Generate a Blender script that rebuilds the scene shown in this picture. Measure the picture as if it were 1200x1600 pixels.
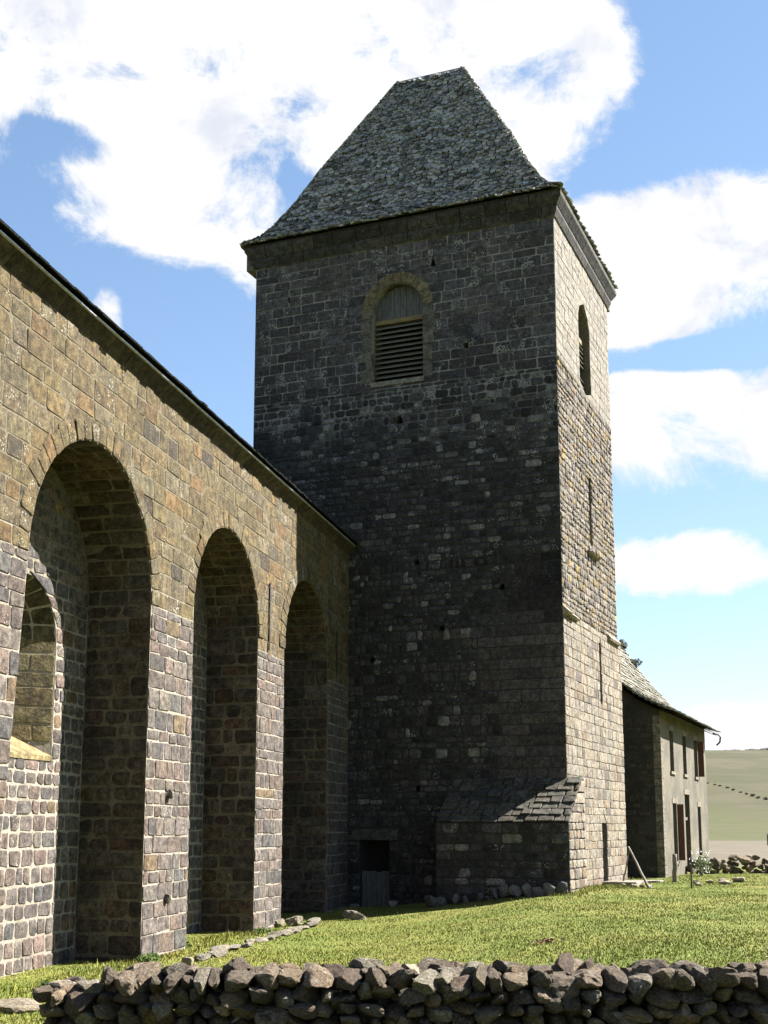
import bpy, bmesh, math, random
import numpy as np
from mathutils import Vector, Matrix, noise
from mathutils.geometry import tessellate_polygon

for o in list(bpy.data.objects):
    bpy.data.objects.remove(o)
scene = bpy.context.scene
COL = scene.collection
R = math.radians

# ------------------------------------------------------------------ camera
EYE = Vector((0, 0, 2.85))
PITCH = R(9.70)
cd = bpy.data.cameras.new('camera')
cam = bpy.data.objects.new('camera', cd)
COL.objects.link(cam)
cam.location = EYE
cam.rotation_euler = (R(90) + PITCH, 0, 0)
cd.sensor_fit = 'VERTICAL'
cd.sensor_height = 36
cd.sensor_width = 27
cd.lens = 44.775
cd.shift_y = 0.09375
cd.clip_end = 8000
cd.clip_start = 0.1
scene.camera = cam
scene.render.resolution_x = 768
scene.render.resolution_y = 1024

# ------------------------------------------------------------------ light
SUN_AZ = R(67.5)      # from +Y towards +X
SUN_EL = R(43)
SKY = 0.068
CLOUD = 0.185
vs = scene.view_settings
vs.view_transform = 'Standard'
vs.look = 'None'
vs.gamma = 1
vs.use_curve_mapping = False
vs.exposure = 2.5
sl = bpy.data.lights.new('sun', 'SUN')
sl.energy = 5.0
sl.angle = R(0.53)
sl.color = (1.0, 0.965, 0.915)
so = bpy.data.objects.new('sun', sl)
COL.objects.link(so)
S = Vector((math.sin(SUN_AZ) * math.cos(SUN_EL), math.cos(SUN_AZ) * math.cos(SUN_EL), math.sin(SUN_EL)))
so.rotation_euler = (-S).to_track_quat('-Z', 'Y').to_euler()
so.location = (40, 20, 60)
scene.render.engine = 'CYCLES'
scene.cycles.max_bounces = 5
scene.cycles.diffuse_bounces = 3
scene.cycles.glossy_bounces = 2


class NT:
    """small helper to write node trees"""
    def __init__(s, tree):
        s.t = tree
        s.n = tree.nodes
        s.l = tree.links
        s.n.clear()

    def new(s, typ, **kw):
        nd = s.n.new(typ)
        for k, v in kw.items():
            setattr(nd, k, v)
        return nd

    def put(s, sock, v):
        if v is None:
            return
        if hasattr(v, 'is_output'):
            s.l.new(v, sock)
        else:
            sock.default_value = v

    def math(s, op, a, b=None, c=None, clamp=False):
        nd = s.new('ShaderNodeMath', operation=op, use_clamp=clamp)
        s.put(nd.inputs[0], a)
        s.put(nd.inputs[1], b)
        s.put(nd.inputs[2], c)
        return nd.outputs[0]

    def ss(s, v, lo, hi):
        nd = s.new('ShaderNodeMapRange', interpolation_type='SMOOTHSTEP')
        s.put(nd.inputs[0], v)
        nd.inputs[1].default_value = lo
        nd.inputs[2].default_value = hi
        return nd.outputs[0]

    def lin(s, v, lo, hi, a, b):
        nd = s.new('ShaderNodeMapRange')
        s.put(nd.inputs[0], v)
        for i, q in enumerate((lo, hi, a, b)):
            nd.inputs[i + 1].default_value = q
        return nd.outputs[0]

    def noise(s, vec, scale, detail=4, rough=.55, dist=0, w=None):
        nd = s.new('ShaderNodeTexNoise')
        s.put(nd.inputs['Vector'], vec)
        nd.inputs['Scale'].default_value = scale
        nd.inputs['Detail'].default_value = detail
        nd.inputs['Roughness'].default_value = rough
        nd.inputs['Distortion'].default_value = dist
        return nd.outputs[0]

    def mix(s, f, a, b, typ='MIX'):
        nd = s.new('ShaderNodeMix', data_type='RGBA', blend_type=typ)
        s.put(nd.inputs[0], f)
        s.put(nd.inputs[6], a if hasattr(a, 'is_output') or len(a) == 4 else (*a, 1))
        s.put(nd.inputs[7], b if hasattr(b, 'is_output') or len(b) == 4 else (*b, 1))
        return nd.outputs[2]


# ------------------------------------------------------------------ world: sky with cumulus
world = bpy.data.worlds.new('World')
scene.world = world
world.use_nodes = True
W = NT(world.node_tree)
out = W.new('ShaderNodeOutputWorld')
sky = W.new('ShaderNodeTexSky', sky_type='NISHITA')
sky.sun_disc = False
sky.sun_elevation = SUN_EL
sky.sun_rotation = SUN_AZ
sky.altitude = 1300
sky.air_density = 0.8
sky.dust_density = 0.05
sky.ozone_density = 2.8
tc = W.new('ShaderNodeTexCoord')
sep = W.new('ShaderNodeSeparateXYZ')
W.l.new(tc.outputs['Generated'], sep.inputs[0])
az = W.math('MULTIPLY', W.math('ARCTAN2', sep.outputs[0], sep.outputs[1]), 57.2958)
el = W.math('MULTIPLY', W.math('ARCSINE', sep.outputs[2]), 57.2958)
cv = W.new('ShaderNodeCombineXYZ')
W.l.new(W.math('MULTIPLY', az, 0.11), cv.inputs[0])
W.l.new(W.math('MULTIPLY', el, 0.15), cv.inputs[1])
cv.inputs[2].default_value = 8.2
fb = W.noise(cv.outputs[0], 1.35, 11, .66, .35)          # billows
lowf = W.noise(cv.outputs[0], 0.42, 3, .5, 0)           # which part of the sky holds a cloud


def blob(a, e, sa, se, amp):
    da = W.math('DIVIDE', W.math('SUBTRACT', az, a), sa)
    de = W.math('DIVIDE', W.math('SUBTRACT', el, e), se)
    q = W.math('ADD', W.math('MULTIPLY', da, da), W.math('MULTIPLY', de, de))
    g = W.math('POWER', 2.718, W.math('MULTIPLY', W.math('MULTIPLY', q, q), -0.7))
    return W.math('MULTIPLY', g, amp)


BLOBS = [(-2, 33.5, 11, 4.6, 1), (-15, 34, 8, 3.6, 1), (-9.5, 26.4, 6.6, 1.8, .9), (8.8, 32.2, 4.1, 3.0, .95), (2, 28.5, 6, 2.6, .9),
         (-4.5, 24.4, 2.6, 1.5, .8), (15.4, 24.7, 5.4, 3.5, 1), (9.8, 23.0, 4.2, 3.5, 1),
         (15, 17.0, 5.0, 2.9, 1), (11.6, 18.0, 3.2, 1.6, .9), (14.0, 11.3, 4.3, 1.5, 1), (16.5, 4.2, 4.0, 1.2, 1),
         (-13, 22, .8, 1.5, .6), (19, 20, 1.2, 1.2, .8), (26, 26, 5, 4, 1), (-30, 30, 8, 4, 1), (-26, 12, 7, 2.6, .9),
         (-14.5, 29.4, 7, 2.0, .75), (3, 10, 6, 1.6, .9), (-8, 5, 5, 1.3, .8),
         (14.5, 20.35, 6, .65, -.75), (-12.2, 31.6, 2.6, 1.0, -.62), (-15.5, 29.0, 2.6, .8, -.25)]
acc = None
for b in BLOBS:
    q = blob(*b)
    acc = q if acc is None else W.math('ADD', acc, q)
acc = W.math('MINIMUM', acc, 1.05)
inview = W.math('MULTIPLY', W.ss(W.math('ABSOLUTE', az), 40, 24), W.ss(el, 48, 37))
cover = W.math('ADD', W.math('MULTIPLY', acc, inview),
               W.math('MULTIPLY', W.ss(lowf, .55, .68), W.math('SUBTRACT', 1, inview)))
dens = W.math('ADD', cover, W.math('MULTIPLY', W.math('SUBTRACT', fb, .5), 2.6))
cl = W.math('MULTIPLY', W.ss(dens, .44, .90), W.ss(el, -0.5, 2.0))
shade = W.noise(cv.outputs[0], 2.1, 6, .6, .3)
ccol = W.mix(W.ss(shade, .52, .74), (1, 1, 1, 1), (.76, .80, .90, 1))
bg1 = W.new('ShaderNodeBackground')
def vmath(op, a, b):
    nd = W.new('ShaderNodeVectorMath', operation=op)
    W.put(nd.inputs[0], a)
    W.put(nd.inputs[1], b)
    return nd.outputs[0]


soft = vmath('DIVIDE', sky.outputs[0], vmath('ADD', vmath('MULTIPLY', sky.outputs[0], (.13, .13, .13)), (1, 1, 1)))   # film-like shoulder, the same all over the sky
W.l.new(soft, bg1.inputs[0])
bg1.inputs[1].default_value = SKY
bg2 = W.new('ShaderNodeBackground')
W.l.new(ccol, bg2.inputs[0])
bg2.inputs[1].default_value = CLOUD
mx = W.new('ShaderNodeMixShader')
W.l.new(cl, mx.inputs[0])
W.l.new(bg1.outputs[0], mx.inputs[1])
W.l.new(bg2.outputs[0], mx.inputs[2])
W.l.new(mx.outputs[0], out.inputs[0])


# ------------------------------------------------------------------ helpers
def link(o, parent=None):
    COL.objects.link(o)
    if parent is not None:
        o.parent = parent
    return o


def empty(name, loc=(0, 0, 0), rz=0.0):
    o = bpy.data.objects.new(name, None)
    o.location = loc
    o.rotation_euler = (0, 0, rz)
    o.empty_display_size = .3
    return link(o)


def tag(o, label, cat=None, group=None, kind=None):
    o['label'] = label
    if cat:
        o['category'] = cat
    if group:
        o['group'] = group
    if kind:
        o['kind'] = kind
    return o


class MB:
    """collects geometry with one tint (rgb + lichen amount) per vertex"""
    def __init__(s):
        s.v = []
        s.f = []
        s.c = []

    def add(s, vs_, fs, tint=(.3, .3, .3, 0)):
        b = len(s.v)
        s.v.extend(tuple(p) for p in vs_)
        s.f.extend(tuple(b + i for i in f) for f in fs)
        s.c.extend([tint] * len(vs_))

    def merge(s, o):
        b = len(s.v)
        s.v.extend(o.v)
        s.c.extend(o.c)
        s.f.extend(tuple(b + i for i in f) for f in o.f)

    def box(s, a, b, tint=(.3, .3, .3, 0)):
        x0, y0, z0 = a
        x1, y1, z1 = b
        s.add([(x0, y0, z0), (x1, y0, z0), (x1, y1, z0), (x0, y1, z0), (x0, y0, z1), (x1, y0, z1), (x1, y1, z1), (x0, y1, z1)],
              [(0, 3, 2, 1), (4, 5, 6, 7), (0, 1, 5, 4), (1, 2, 6, 5), (2, 3, 7, 6), (3, 0, 4, 7)], tint)

    def mesh(s, name, mat, smooth=False):
        me = bpy.data.meshes.new(name)
        me.from_pydata(s.v, [], s.f)
        at = me.attributes.new('tint', 'FLOAT_COLOR', 'POINT')
        at.data.foreach_set('color', np.array(s.c, dtype=np.float32).ravel())
        me.materials.append(mat)
        if smooth:
            me.polygons.foreach_set('use_smooth', [True] * len(me.polygons))
        me.update()
        return me

    def build(s, name, mat, parent=None, smooth=False, bevel=0):
        o = bpy.data.objects.new(name, s.mesh(name, mat, smooth))
        link(o, parent)
        if bevel:
            m = o.modifiers.new('bevel', 'BEVEL')
            m.width = bevel
            m.segments = 2
            m.limit_method = 'ANGLE'
        return o


def V3(*a):
    return Vector(a)


def plane(O, U, Vv, N):
    O, U, Vv, N = Vector(O), Vector(U), Vector(Vv), Vector(N)
    return lambda u, v, h: O + U * u + Vv * v + N * h


def mapmatrix(mat, f):
    return lambda u, v, h: mat @ f(u, v, h)


def poly_holes(mb, outer, holes, f, tint):
    """flat face with holes, f maps (u,v,0) to 3d"""
    loops = [outer] + holes
    tris = tessellate_polygon([[Vector((a, b, 0)) for a, b in lp] for lp in loops])
    pts = [p for lp in loops for p in lp]
    mb.add([f(a, b, 0) for a, b in pts], [tuple(t) for t in tris], tint)


def strip(mb, pa, pb, tint, close=False):
    """band of quads between two equally long point lists"""
    n = len(pa)
    fs = []
    for i in range(n if close else n - 1):
        j = (i + 1) % n
        fs.append((i, j, n + j, n + i))
    mb.add(list(pa) + list(pb), fs, tint)


def arch_pts(c, r, sill, spring, n=18, left=None):
    """outline of a round-headed opening, counter-clockwise from lower left... lower right, over the top"""
    pts = [(c + r, sill)]
    for i in range(n + 1):
        t = math.pi * i / n
        pts.append((c + r * math.cos(t), spring + r * math.sin(t)))
    pts.append((c - r, sill))
    return pts


def block(quad, f, rng, tint, proud=.02, joint=.03, cham=.02, rnd=.05, jit=.012, back=.08, dome=.006):
    """one dressed stone: outline with broken corners, chamfered face"""
    mb = MB()
    n = len(quad)
    cx = sum(p[0] for p in quad) / n
    cz = sum(p[1] for p in quad) / n
    P = []
    for i in range(n):
        x, z = quad[i]
        dx, dz = cx - x, cz - z
        d = math.hypot(dx, dz) or 1
        # inset both ways by half a joint
        P.append((x + math.copysign(min(joint / 2, abs(dx) * .5), dx), z + math.copysign(min(joint / 2, abs(dz) * .5), dz)))
    outl = []
    for i in range(n):
        p, a, b = P[i], P[i - 1], P[(i + 1) % n]
        la = math.hypot(a[0] - p[0], a[1] - p[1])
        lb = math.hypot(b[0] - p[0], b[1] - p[1])
        ra = min(rnd * rng.uniform(.4, 1.5), la * .33)
        rb = min(rnd * rng.uniform(.4, 1.5), lb * .33)
        if la > 1e-6:
            outl.append((p[0] + (a[0] - p[0]) * ra / la + rng.uniform(-jit, jit), p[1] + (a[1] - p[1]) * ra / la + rng.uniform(-jit, jit)))
        if lb > 1e-6:
            outl.append((p[0] + (b[0] - p[0]) * rb / lb + rng.uniform(-jit, jit), p[1] + (b[1] - p[1]) * rb / lb + rng.uniform(-jit, jit)))
    m = len(outl)
    h = proud * rng.uniform(.5, 1.4)
    tu, tv = rng.uniform(-.015, .015), rng.uniform(-.02, .02)
    vs_ = [f(u, v, -back) for u, v in outl]
    vs_ += [f(u, v, h - cham * .6 + tu * (u - cx) + tv * (v - cz)) for u, v in outl]
    inn = []
    for u, v in outl:
        d = math.hypot(u - cx, v - cz) or 1
        k = max(.3, 1 - cham * rng.uniform(.8, 1.6) / d)
        inn.append((cx + (u - cx) * k, cz + (v - cz) * k))
    vs_ += [f(u, v, h + tu * (u - cx) + tv * (v - cz) + rng.uniform(-.004, .004)) for u, v in inn]
    vs_.append(f(cx, cz, h + dome * rng.uniform(0, 1.6)))
    fs = []
    for k in (0, m):
        for i in range(m):
            j = (i + 1) % m
            fs.append((k + i, k + j, k + m + j, k + m + i))
    for i in range(m):
        fs.append((2 * m + i, 2 * m + (i + 1) % m, 3 * m))
    mb.add(vs_, fs, tint)
    return mb


def courses(z0, z1, hmin, hmax, rng):
    zs = [z0]
    while True:
        h = rng.uniform(hmin, hmax)
        if zs[-1] + h * 1.5 > z1:
            rest = z1 - zs[-1]
            if rest > hmax * 1.25:
                zs.append(zs[-1] + rest / 2)
            zs.append(z1)
            return zs
        zs.append(zs[-1] + h)


def layout(u0, u1, zs, wmin, wmax, holes, rng):
    """coursed masonry quads between u0 and u1, leaving the holes free"""
    res = []
    for za, zb in zip(zs[:-1], zs[1:]):
        ex = []
        for h in holes:
            a, b = h(za + 1e-4), h(zb - 1e-4)
            if a is None and b is None:
                continue
            if a is None:
                c = (b[0] + b[1]) / 2
                a = (c, c)
            if b is None:
                c = (a[0] + a[1]) / 2
                b = (c, c)
            ex.append((a, b))
        ex.sort()
        segs = []
        l = (u0, u0)
        for a, b in ex:
            segs.append((l, (a[0], b[0])))
            l = (a[1], b[1])
        segs.append((l, (u1, u1)))
        for (lb, lt), (rb, rt) in segs:
            lo, hi = max(lb, lt), min(rb, rt)
            if (rb + rt) / 2 - (lb + lt) / 2 < .09:
                continue
            js = [(lb, lt)]
            u = lo + rng.uniform(wmin * .6, wmax)
            while u < hi - wmin * .7:
                s = rng.uniform(-.012, .012)
                js.append((u + s, u - s))
                u += rng.uniform(wmin, wmax)
            js.append((rb, rt))
            for (a0, a1), (b0, b1) in zip(js[:-1], js[1:]):
                res.append([(a0, za), (b0, za), (b1, zb), (a1, zb)])
    return res


class Pool:
    """stones of one thing: the ones that show largest become parts, the rest one piece of masonry"""
    def __init__(s, root):
        s.items = []
        s.M = Matrix.LocRotScale(root.location, root.rotation_euler.to_quaternion(), None)
        s.root = root

    def add(s, mb, nrm):
        n = len(mb.v)
        c = Vector((0, 0, 0))
        for p in mb.v:
            c += Vector(p)
        c /= n
        wc = s.M @ c
        wn = s.M.to_3x3() @ Vector(nrm)
        d = EYE - wc
        cosv = wn.dot(d) / d.length
        vp = Matrix.Rotation(-PITCH, 3, 'X') @ (wc - EYE)
        if vp.y > 0:
            x = vp.x / vp.y * 1990 + 600
            y = 950 - vp.z / vp.y * 1990
        else:
            x = -999
            y = 0
        xs = [p for p in mb.v]
        bb = [max(q[i] for q in xs) - min(q[i] for q in xs) for i in range(3)]
        bb.sort()
        score = bb[2] * bb[1] * max(cosv, 0) / d.length_squared
        if not (-5 < x < 1205 and -5 < y < 1515):
            score *= .001
        s.items.append((score, mb))

    def flush(s, name, restname, mat, limit=300, smooth=False):
        s.items.sort(key=lambda t: -t[0])
        for sc, mb in s.items[:limit]:
            mb.build(name, mat, s.root, smooth)
        rest = MB()
        for sc, mb in s.items[limit:]:
            rest.merge(mb)
        if rest.v:
            o = rest.build(restname, mat, s.root, smooth)
            o['kind'] = 'stuff'


def smooth01(a, b, x):
    t = max(0., min(1., (x - a) / (b - a)))
    return t * t * (3 - 2 * t)


# ------------------------------------------------------------------ materials
def mat_new(name):
    m = bpy.data.materials.new(name)
    m.use_nodes = True
    return m, NT(m.node_tree)


def finish(T, col, rough=.9, height=None, bstr=.5, bdist=.02, spec=.25, trans=None):
    p = T.new('ShaderNodeBsdfPrincipled')
    T.put(p.inputs['Base Color'], col if hasattr(col, 'is_output') else (*col, 1))
    T.put(p.inputs['Roughness'], rough)
    p.inputs['Specular IOR Level'].default_value = spec
    if height is not None:
        b = T.new('ShaderNodeBump')
        b.inputs['Strength'].default_value = bstr
        b.inputs['Distance'].default_value = bdist
        T.l.new(height, b.inputs['Height'])
        T.l.new(b.outputs[0], p.inputs['Normal'])
    o = T.new('ShaderNodeOutputMaterial')
    T.l.new(p.outputs[0], o.inputs[0])
    return p


def stone_material(name, scale=1.0, vary=.5, lich=(.42, .40, .34), bump=.6, dark=.35, stain=None):
    m, T = mat_new(name)
    tcn = T.new('ShaderNodeTexCoord')
    vec = tcn.outputs['Object']
    at = T.new('ShaderNodeAttribute', attribute_name='tint')
    big = T.noise(vec, .55 * scale, 5, .6)
    mid = T.noise(vec, 5 * scale, 6, .65)
    fine = T.noise(vec, 34 * scale, 5, .7)
    col = T.mix(1.0, at.outputs['Color'], T.mix(T.ss(mid, .3, .72), (1 - vary, 1 - vary, 1 - vary), (1 + vary, 1 + vary, 1 + vary * .9)), 'MULTIPLY')
    col = T.mix(T.math('MULTIPLY', T.ss(big, .42, .62), .45), col, T.mix(1.0, col, (1.25, 1.16, 1.0), 'MULTIPLY'))
    col = T.mix(T.math('MULTIPLY', T.ss(fine, .54, .70), dark), col, T.mix(1.0, col, (.32, .31, .30), 'MULTIPLY'))
    grit = T.noise(vec, 15 * scale, 3, .8)
    col = T.mix(1.0, col, T.mix(T.ss(grit, .36, .64), (.72, .72, .72), (1.28, 1.27, 1.24)), 'MULTIPLY')
    # pale lichen rosettes, more of them where the stone's own amount is high
    vo = T.new('ShaderNodeTexVoronoi')
    T.put(vo.inputs['Vector'], vec)
    vo.inputs['Scale'].default_value = 17 * scale
    vo.inputs['Randomness'].default_value = 1
    ln = T.noise(vec, 2.3 * scale, 4, .6)
    ra = T.math('MULTIPLY', at.outputs['Alpha'], T.ss(ln, .42, .62))
    spot = T.ss(T.math('ADD', T.math('SUBTRACT', T.math('MULTIPLY', ra, .62), vo.outputs['Distance']), T.math('MULTIPLY', T.math('SUBTRACT', fine, .5), .6)), 0, .08)
    col = T.mix(spot, col, (*lich, 1))
    hgt = T.math('ADD', T.math('MULTIPLY', mid, .9), T.math('MULTIPLY', fine, .5))
    finish(T, col, .92, hgt, bump, .045, .2)
    return m


def mortar_material(name, pale, darkc, lo, hi, zlow=None):
    m, T = mat_new(name)
    tcn = T.new('ShaderNodeTexCoord')
    vec = tcn.outputs['Object']
    a = T.noise(vec, .8, 5, .6)
    b = T.noise(vec, 16, 6, .7)
    fac = T.ss(a, lo, hi)
    if zlow:
        sp = T.new('ShaderNodeSeparateXYZ')
        T.l.new(vec, sp.inputs[0])
        zz = T.math('ADD', sp.outputs[2], T.math('MULTIPLY', T.math('SUBTRACT', a, .5), 5))
        fac = T.math('MULTIPLY', fac, T.ss(zz, zlow[0], zlow[1]))
    col = T.mix(fac, darkc, pale)
    col = T.mix(1.0, col, T.mix(T.ss(b, .3, .7), (.62, .62, .62), (1.2, 1.2, 1.18)), 'MULTIPLY')
    finish(T, col, .95, b, .7, .03, .15)
    return m


def plain_material(name, c, scale=6, vary=.35, rough=.8, bump=.3, stretch=(1, 1, 1), spec=.25, c2=None, metal=0):
    m, T = mat_new(name)
    tcn = T.new('ShaderNodeTexCoord')
    mp = T.new('ShaderNodeMapping')
    T.l.new(tcn.outputs['Object'], mp.inputs[0])
    mp.inputs['Scale'].default_value = stretch
    a = T.noise(mp.outputs[0], scale, 6, .65)
    b = T.noise(mp.outputs[0], scale * 6, 4, .6)
    k = T.math('ADD', T.math('MULTIPLY', a, .7), T.math('MULTIPLY', b, .3))
    c2 = c2 or tuple(x * (1 - vary) for x in c)
    col = T.mix(T.ss(k, .36, .64), c2, tuple(min(1, x * (1 + vary * .5)) for x in c))
    p = finish(T, col, rough, k, bump, .015, spec)
    p.inputs['Metallic'].default_value = metal
    return m


M_nave = stone_material('nave_stone', 1.0, .55, (.22, .205, .165), 1.0, .75)
M_tower = stone_material('tower_stone', 1.0, .45, (.19, .18, .165), .8, .5)
M_rock = stone_material('field_stone', 2.2, .5, (.28, .27, .24), .9, .5)
M_slate = stone_material('roof_slate', 1.5, .5, (.34, .34, .32), .6, .4)
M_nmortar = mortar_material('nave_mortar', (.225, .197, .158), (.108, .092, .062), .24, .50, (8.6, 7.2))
M_rmortar = mortar_material('recess_mortar_shade', (.115, .094, .068), (.06, .05, .038), .35, .6)  # shade of the recesses put into the mortar colour
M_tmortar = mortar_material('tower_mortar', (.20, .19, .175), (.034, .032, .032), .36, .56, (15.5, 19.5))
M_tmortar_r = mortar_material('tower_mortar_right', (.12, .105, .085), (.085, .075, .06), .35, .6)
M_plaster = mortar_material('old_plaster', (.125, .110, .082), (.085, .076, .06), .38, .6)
M_endwall = mortar_material('end_wall_shade', (.05, .044, .035), (.03, .027, .022), .35, .62)  # plaster darkened, the end wall's shade is in the colour
M_dark = plain_material('dark_inside', (.012, .011, .010), 3, .3, .95, 0)
M_wood = plain_material('weathered_wood', (.085, .082, .08), 5, .5, .85, .5, (6, 6, .6))
M_slat = plain_material('louvre_wood', (.135, .12, .085), 5, .5, .85, .4, (.6, 6, 6))
M_beam = plain_material('beam_wood', (.16, .12, .06), 5, .4, .85, .4, (.6, 6, 6))
M_redwood = plain_material('red_brown_wood', (.10, .045, .03), 6, .4, .75, .3, (5, 5, .6))
M_zinc = plain_material('zinc', (.50, .52, .55), 4, .25, .45, .1, metal=.6)
M_iron = plain_material('iron', (.035, .032, .03), 20, .4, .6, .2)
M_glass, T_ = mat_new('window_glass')
finish(T_, (.015, .018, .02), .12, None, spec=.5)
M_leaf = stone_material('leaf', 3, .4, (.12, .14, .06), .1, .2)
M_grass = stone_material('grass_blade', 1, .25, (.3, .3, .1), .0, .0)
M_bark = plain_material('pale_bark', (.15, .13, .105), 8, .5, .9, .7, (3, 3, .8))

# ------------------------------------------------------------------ ground
TH = R(22)                 # tower turned clockwise
EX = Vector((math.cos(TH), -math.sin(TH), 0))
EY = Vector((math.sin(TH), math.cos(TH), 0))
TC = Vector((5.98, 42.0, 0))      # near right corner of the tower
NA = R(12.5)
NX = Vector((math.cos(NA), -math.sin(NA), 0))
ND = Vector((math.sin(NA), math.cos(NA), 0))
NJ = TC - 7.82 * EX               # where the nave wall meets the tower


def gz(x, y):
    z = .04 + .72 * smooth01(-2.2, 6.5, x - .02 * (y - 42)) + .10 * math.exp(-((x - 6.5) ** 2 + (y - 41.5) ** 2) / 5)
    z += .95 * smooth01(15.5, 9.0, y)
    z += .05 * noise.noise((x * .23, y * .23, 1.3)) + .02 * noise.noise((x * .9, y * .9, 4.3))
    r = math.hypot(x, y)
    far = smooth01(220, 980, y + .06 * x)
    z += far * (53.5 + 3.5 * noise.noise((x * .004, y * .004, .7)) + 1.2 * noise.noise((x * .02, y * .02, 5))) * 1.0
    if y > 980:
        z -= (y - 980) * .03
    if y < 0 or abs(x) > 300:
        z += smooth01(200, 1200, r) * (18 + 14 * noise.noise((x * .0016, y * .0016, 9))) * (1 - far)
    return z


def make_ground():
    na = 220
    rs = [0.0]
    r = 1.2
    while r < 4200:
        rs.append(r)
        r += max(.45, r * .032)
    vs_, fs = [(0, 0, gz(0, 0))], []
    for r in rs[1:]:
        for k in range(na):
            # more spokes towards the view
            t = k / na * 2 - 1
            a = math.pi * (0.45 * t + .55 * t ** 3)
            x, y = r * math.sin(a), r * math.cos(a)
            vs_.append((x, y, gz(x, y)))
    for k in range(na):
        fs.append((0, 1 + (k + 1) % na, 1 + k))
    for i in range(len(rs) - 2):
        for k in range(na):
            a, b = 1 + i * na + k, 1 + i * na + (k + 1) % na
            fs.append((a, b, b + na, a + na))
    me = bpy.data.meshes.new('ground')
    me.from_pydata(vs_, [], fs)
    me.polygons.foreach_set('use_smooth', [True] * len(me.polygons))
    o = bpy.data.objects.new('ground', me)
    link(o)
    m, T = mat_new('meadow')
    g = T.new('ShaderNodeNewGeometry')
    pos = g.outputs['Position']
    sp = T.new('ShaderNodeSeparateXYZ')
    T.l.new(pos, sp.inputs[0])
    n1 = T.noise(pos, .35, 5, .6)
    n2 = T.noise(pos, 3.2, 6, .65)
    n3 = T.noise(pos, 26, 5, .7)
    lawn = T.mix(T.ss(n1, .35, .66), (.074, .098, .018), (.118, .120, .030))
    lawn = T.mix(T.math('MULTIPLY', T.ss(n2, .52, .72), .6), lawn, (.14, .122, .045))
    lawn = T.mix(1.0, lawn, T.mix(T.ss(n3, .32, .68), (.55, .58, .5), (1.35, 1.3, 1.3)), 'MULTIPLY')
    f1 = T.noise(pos, .02, 6, .6)
    f2 = T.noise(pos, .16, 6, .7)
    straw = T.mix(T.ss(f2, .35, .65), (.075, .064, .044), (.096, .082, .060))
    green = T.mix(T.ss(f2, .35, .65), (.042, .046, .017), (.056, .056, .024))
    hill = T.mix(T.ss(f1, .40, .60), (.040, .040, .018), (.056, .050, .028))
    hill = T.mix(T.math('MULTIPLY', T.ss(f2, .55, .75), .5), hill, (.038, .040, .018))
    f3 = T.noise(pos, .045, 8, .72)
    hill = T.mix(T.math('MULTIPLY', T.ss(f3, .50, .62), .65), hill, (.036, .035, .018))
    green = T.mix(T.math('MULTIPLY', T.ss(f3, .48, .62), .6), green, (.056, .050, .027))
    dist = T.math('ADD', sp.outputs[1], T.math('MULTIPLY', T.math('SUBTRACT', f2, .5), 26))
    col = T.mix(T.ss(dist, 62, 74), lawn, straw)
    col = T.mix(T.ss(dist, 165, 200), col, green)
    far2 = T.math('ADD', sp.outputs[1], T.math('MULTIPLY', T.math('SUBTRACT', f1, .5), 220))
    col = T.mix(T.ss(far2, 300, 440), col, hill)
    h = T.math('ADD', T.math('MULTIPLY', n2, .6), n3)
    finish(T, col, .95, h, .5, .05, .1)
    me.materials.append(m)
    tag(o, 'grassy lawn rising to open moorland pasture', kind='structure')
    o['kind'] = 'structure'
    return o


make_ground()


# ------------------------------------------------------------------ tints
def vary(rng, c, s=.22, h=.05, lich=0.):
    k = 1 + rng.uniform(-s, s)
    return (c[0] * k * (1 + rng.uniform(-h, h)), c[1] * k, c[2] * k * (1 + rng.uniform(-h, h)), lich)


def t_olive(rng):
    q = rng.random()
    if q < .66:
        return vary(rng, (0.067, 0.0497, 0.0233), .22, .05, rng.uniform(.15, .6))
    if q < .90:
        return vary(rng, (0.0713, 0.0572, 0.0338), .2, .04, rng.uniform(.3, .8))
    if q < .95:
        return vary(rng, (0.079, 0.0497, 0.0209), .2, .04, .3)
    return vary(rng, (0.0411, 0.0323, 0.0209), .25, .05, .3)


def t_basalt(rng):
    q = rng.random()
    if q < .62:
        return vary(rng, (0.0756, 0.0635, 0.0575), .22, .03, rng.uniform(.1, .6))
    if q < .84:
        return vary(rng, (0.0816, 0.0614, 0.0529), .2, .03, rng.uniform(0, .5))
    if q < .96:
        return vary(rng, (0.0554, 0.0506, 0.049), .2, .03, .2)
    return vary(rng, (0.0958, 0.067, 0.04), .2, .04, .3)


def t_reveal_shade(rng):  # recess shade worked into these stone colours
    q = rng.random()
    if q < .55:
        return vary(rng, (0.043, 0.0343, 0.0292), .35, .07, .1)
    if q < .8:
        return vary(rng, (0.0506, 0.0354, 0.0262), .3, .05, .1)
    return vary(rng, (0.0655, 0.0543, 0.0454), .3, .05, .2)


def t_ash_shade(rng):  # tower front ashlar, its shade partly carried by the colour
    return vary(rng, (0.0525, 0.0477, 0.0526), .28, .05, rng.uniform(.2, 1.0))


def t_rubble_shade(rng):  # tower front rubble, darkened to carry the shade of that side
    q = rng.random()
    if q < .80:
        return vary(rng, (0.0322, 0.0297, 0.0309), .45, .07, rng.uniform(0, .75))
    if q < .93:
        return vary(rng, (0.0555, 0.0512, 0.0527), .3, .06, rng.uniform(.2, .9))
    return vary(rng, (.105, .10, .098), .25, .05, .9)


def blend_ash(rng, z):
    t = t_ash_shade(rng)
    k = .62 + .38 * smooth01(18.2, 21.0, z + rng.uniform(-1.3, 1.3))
    return (t[0] * k, t[1] * k, t[2] * k, t[3])


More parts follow.
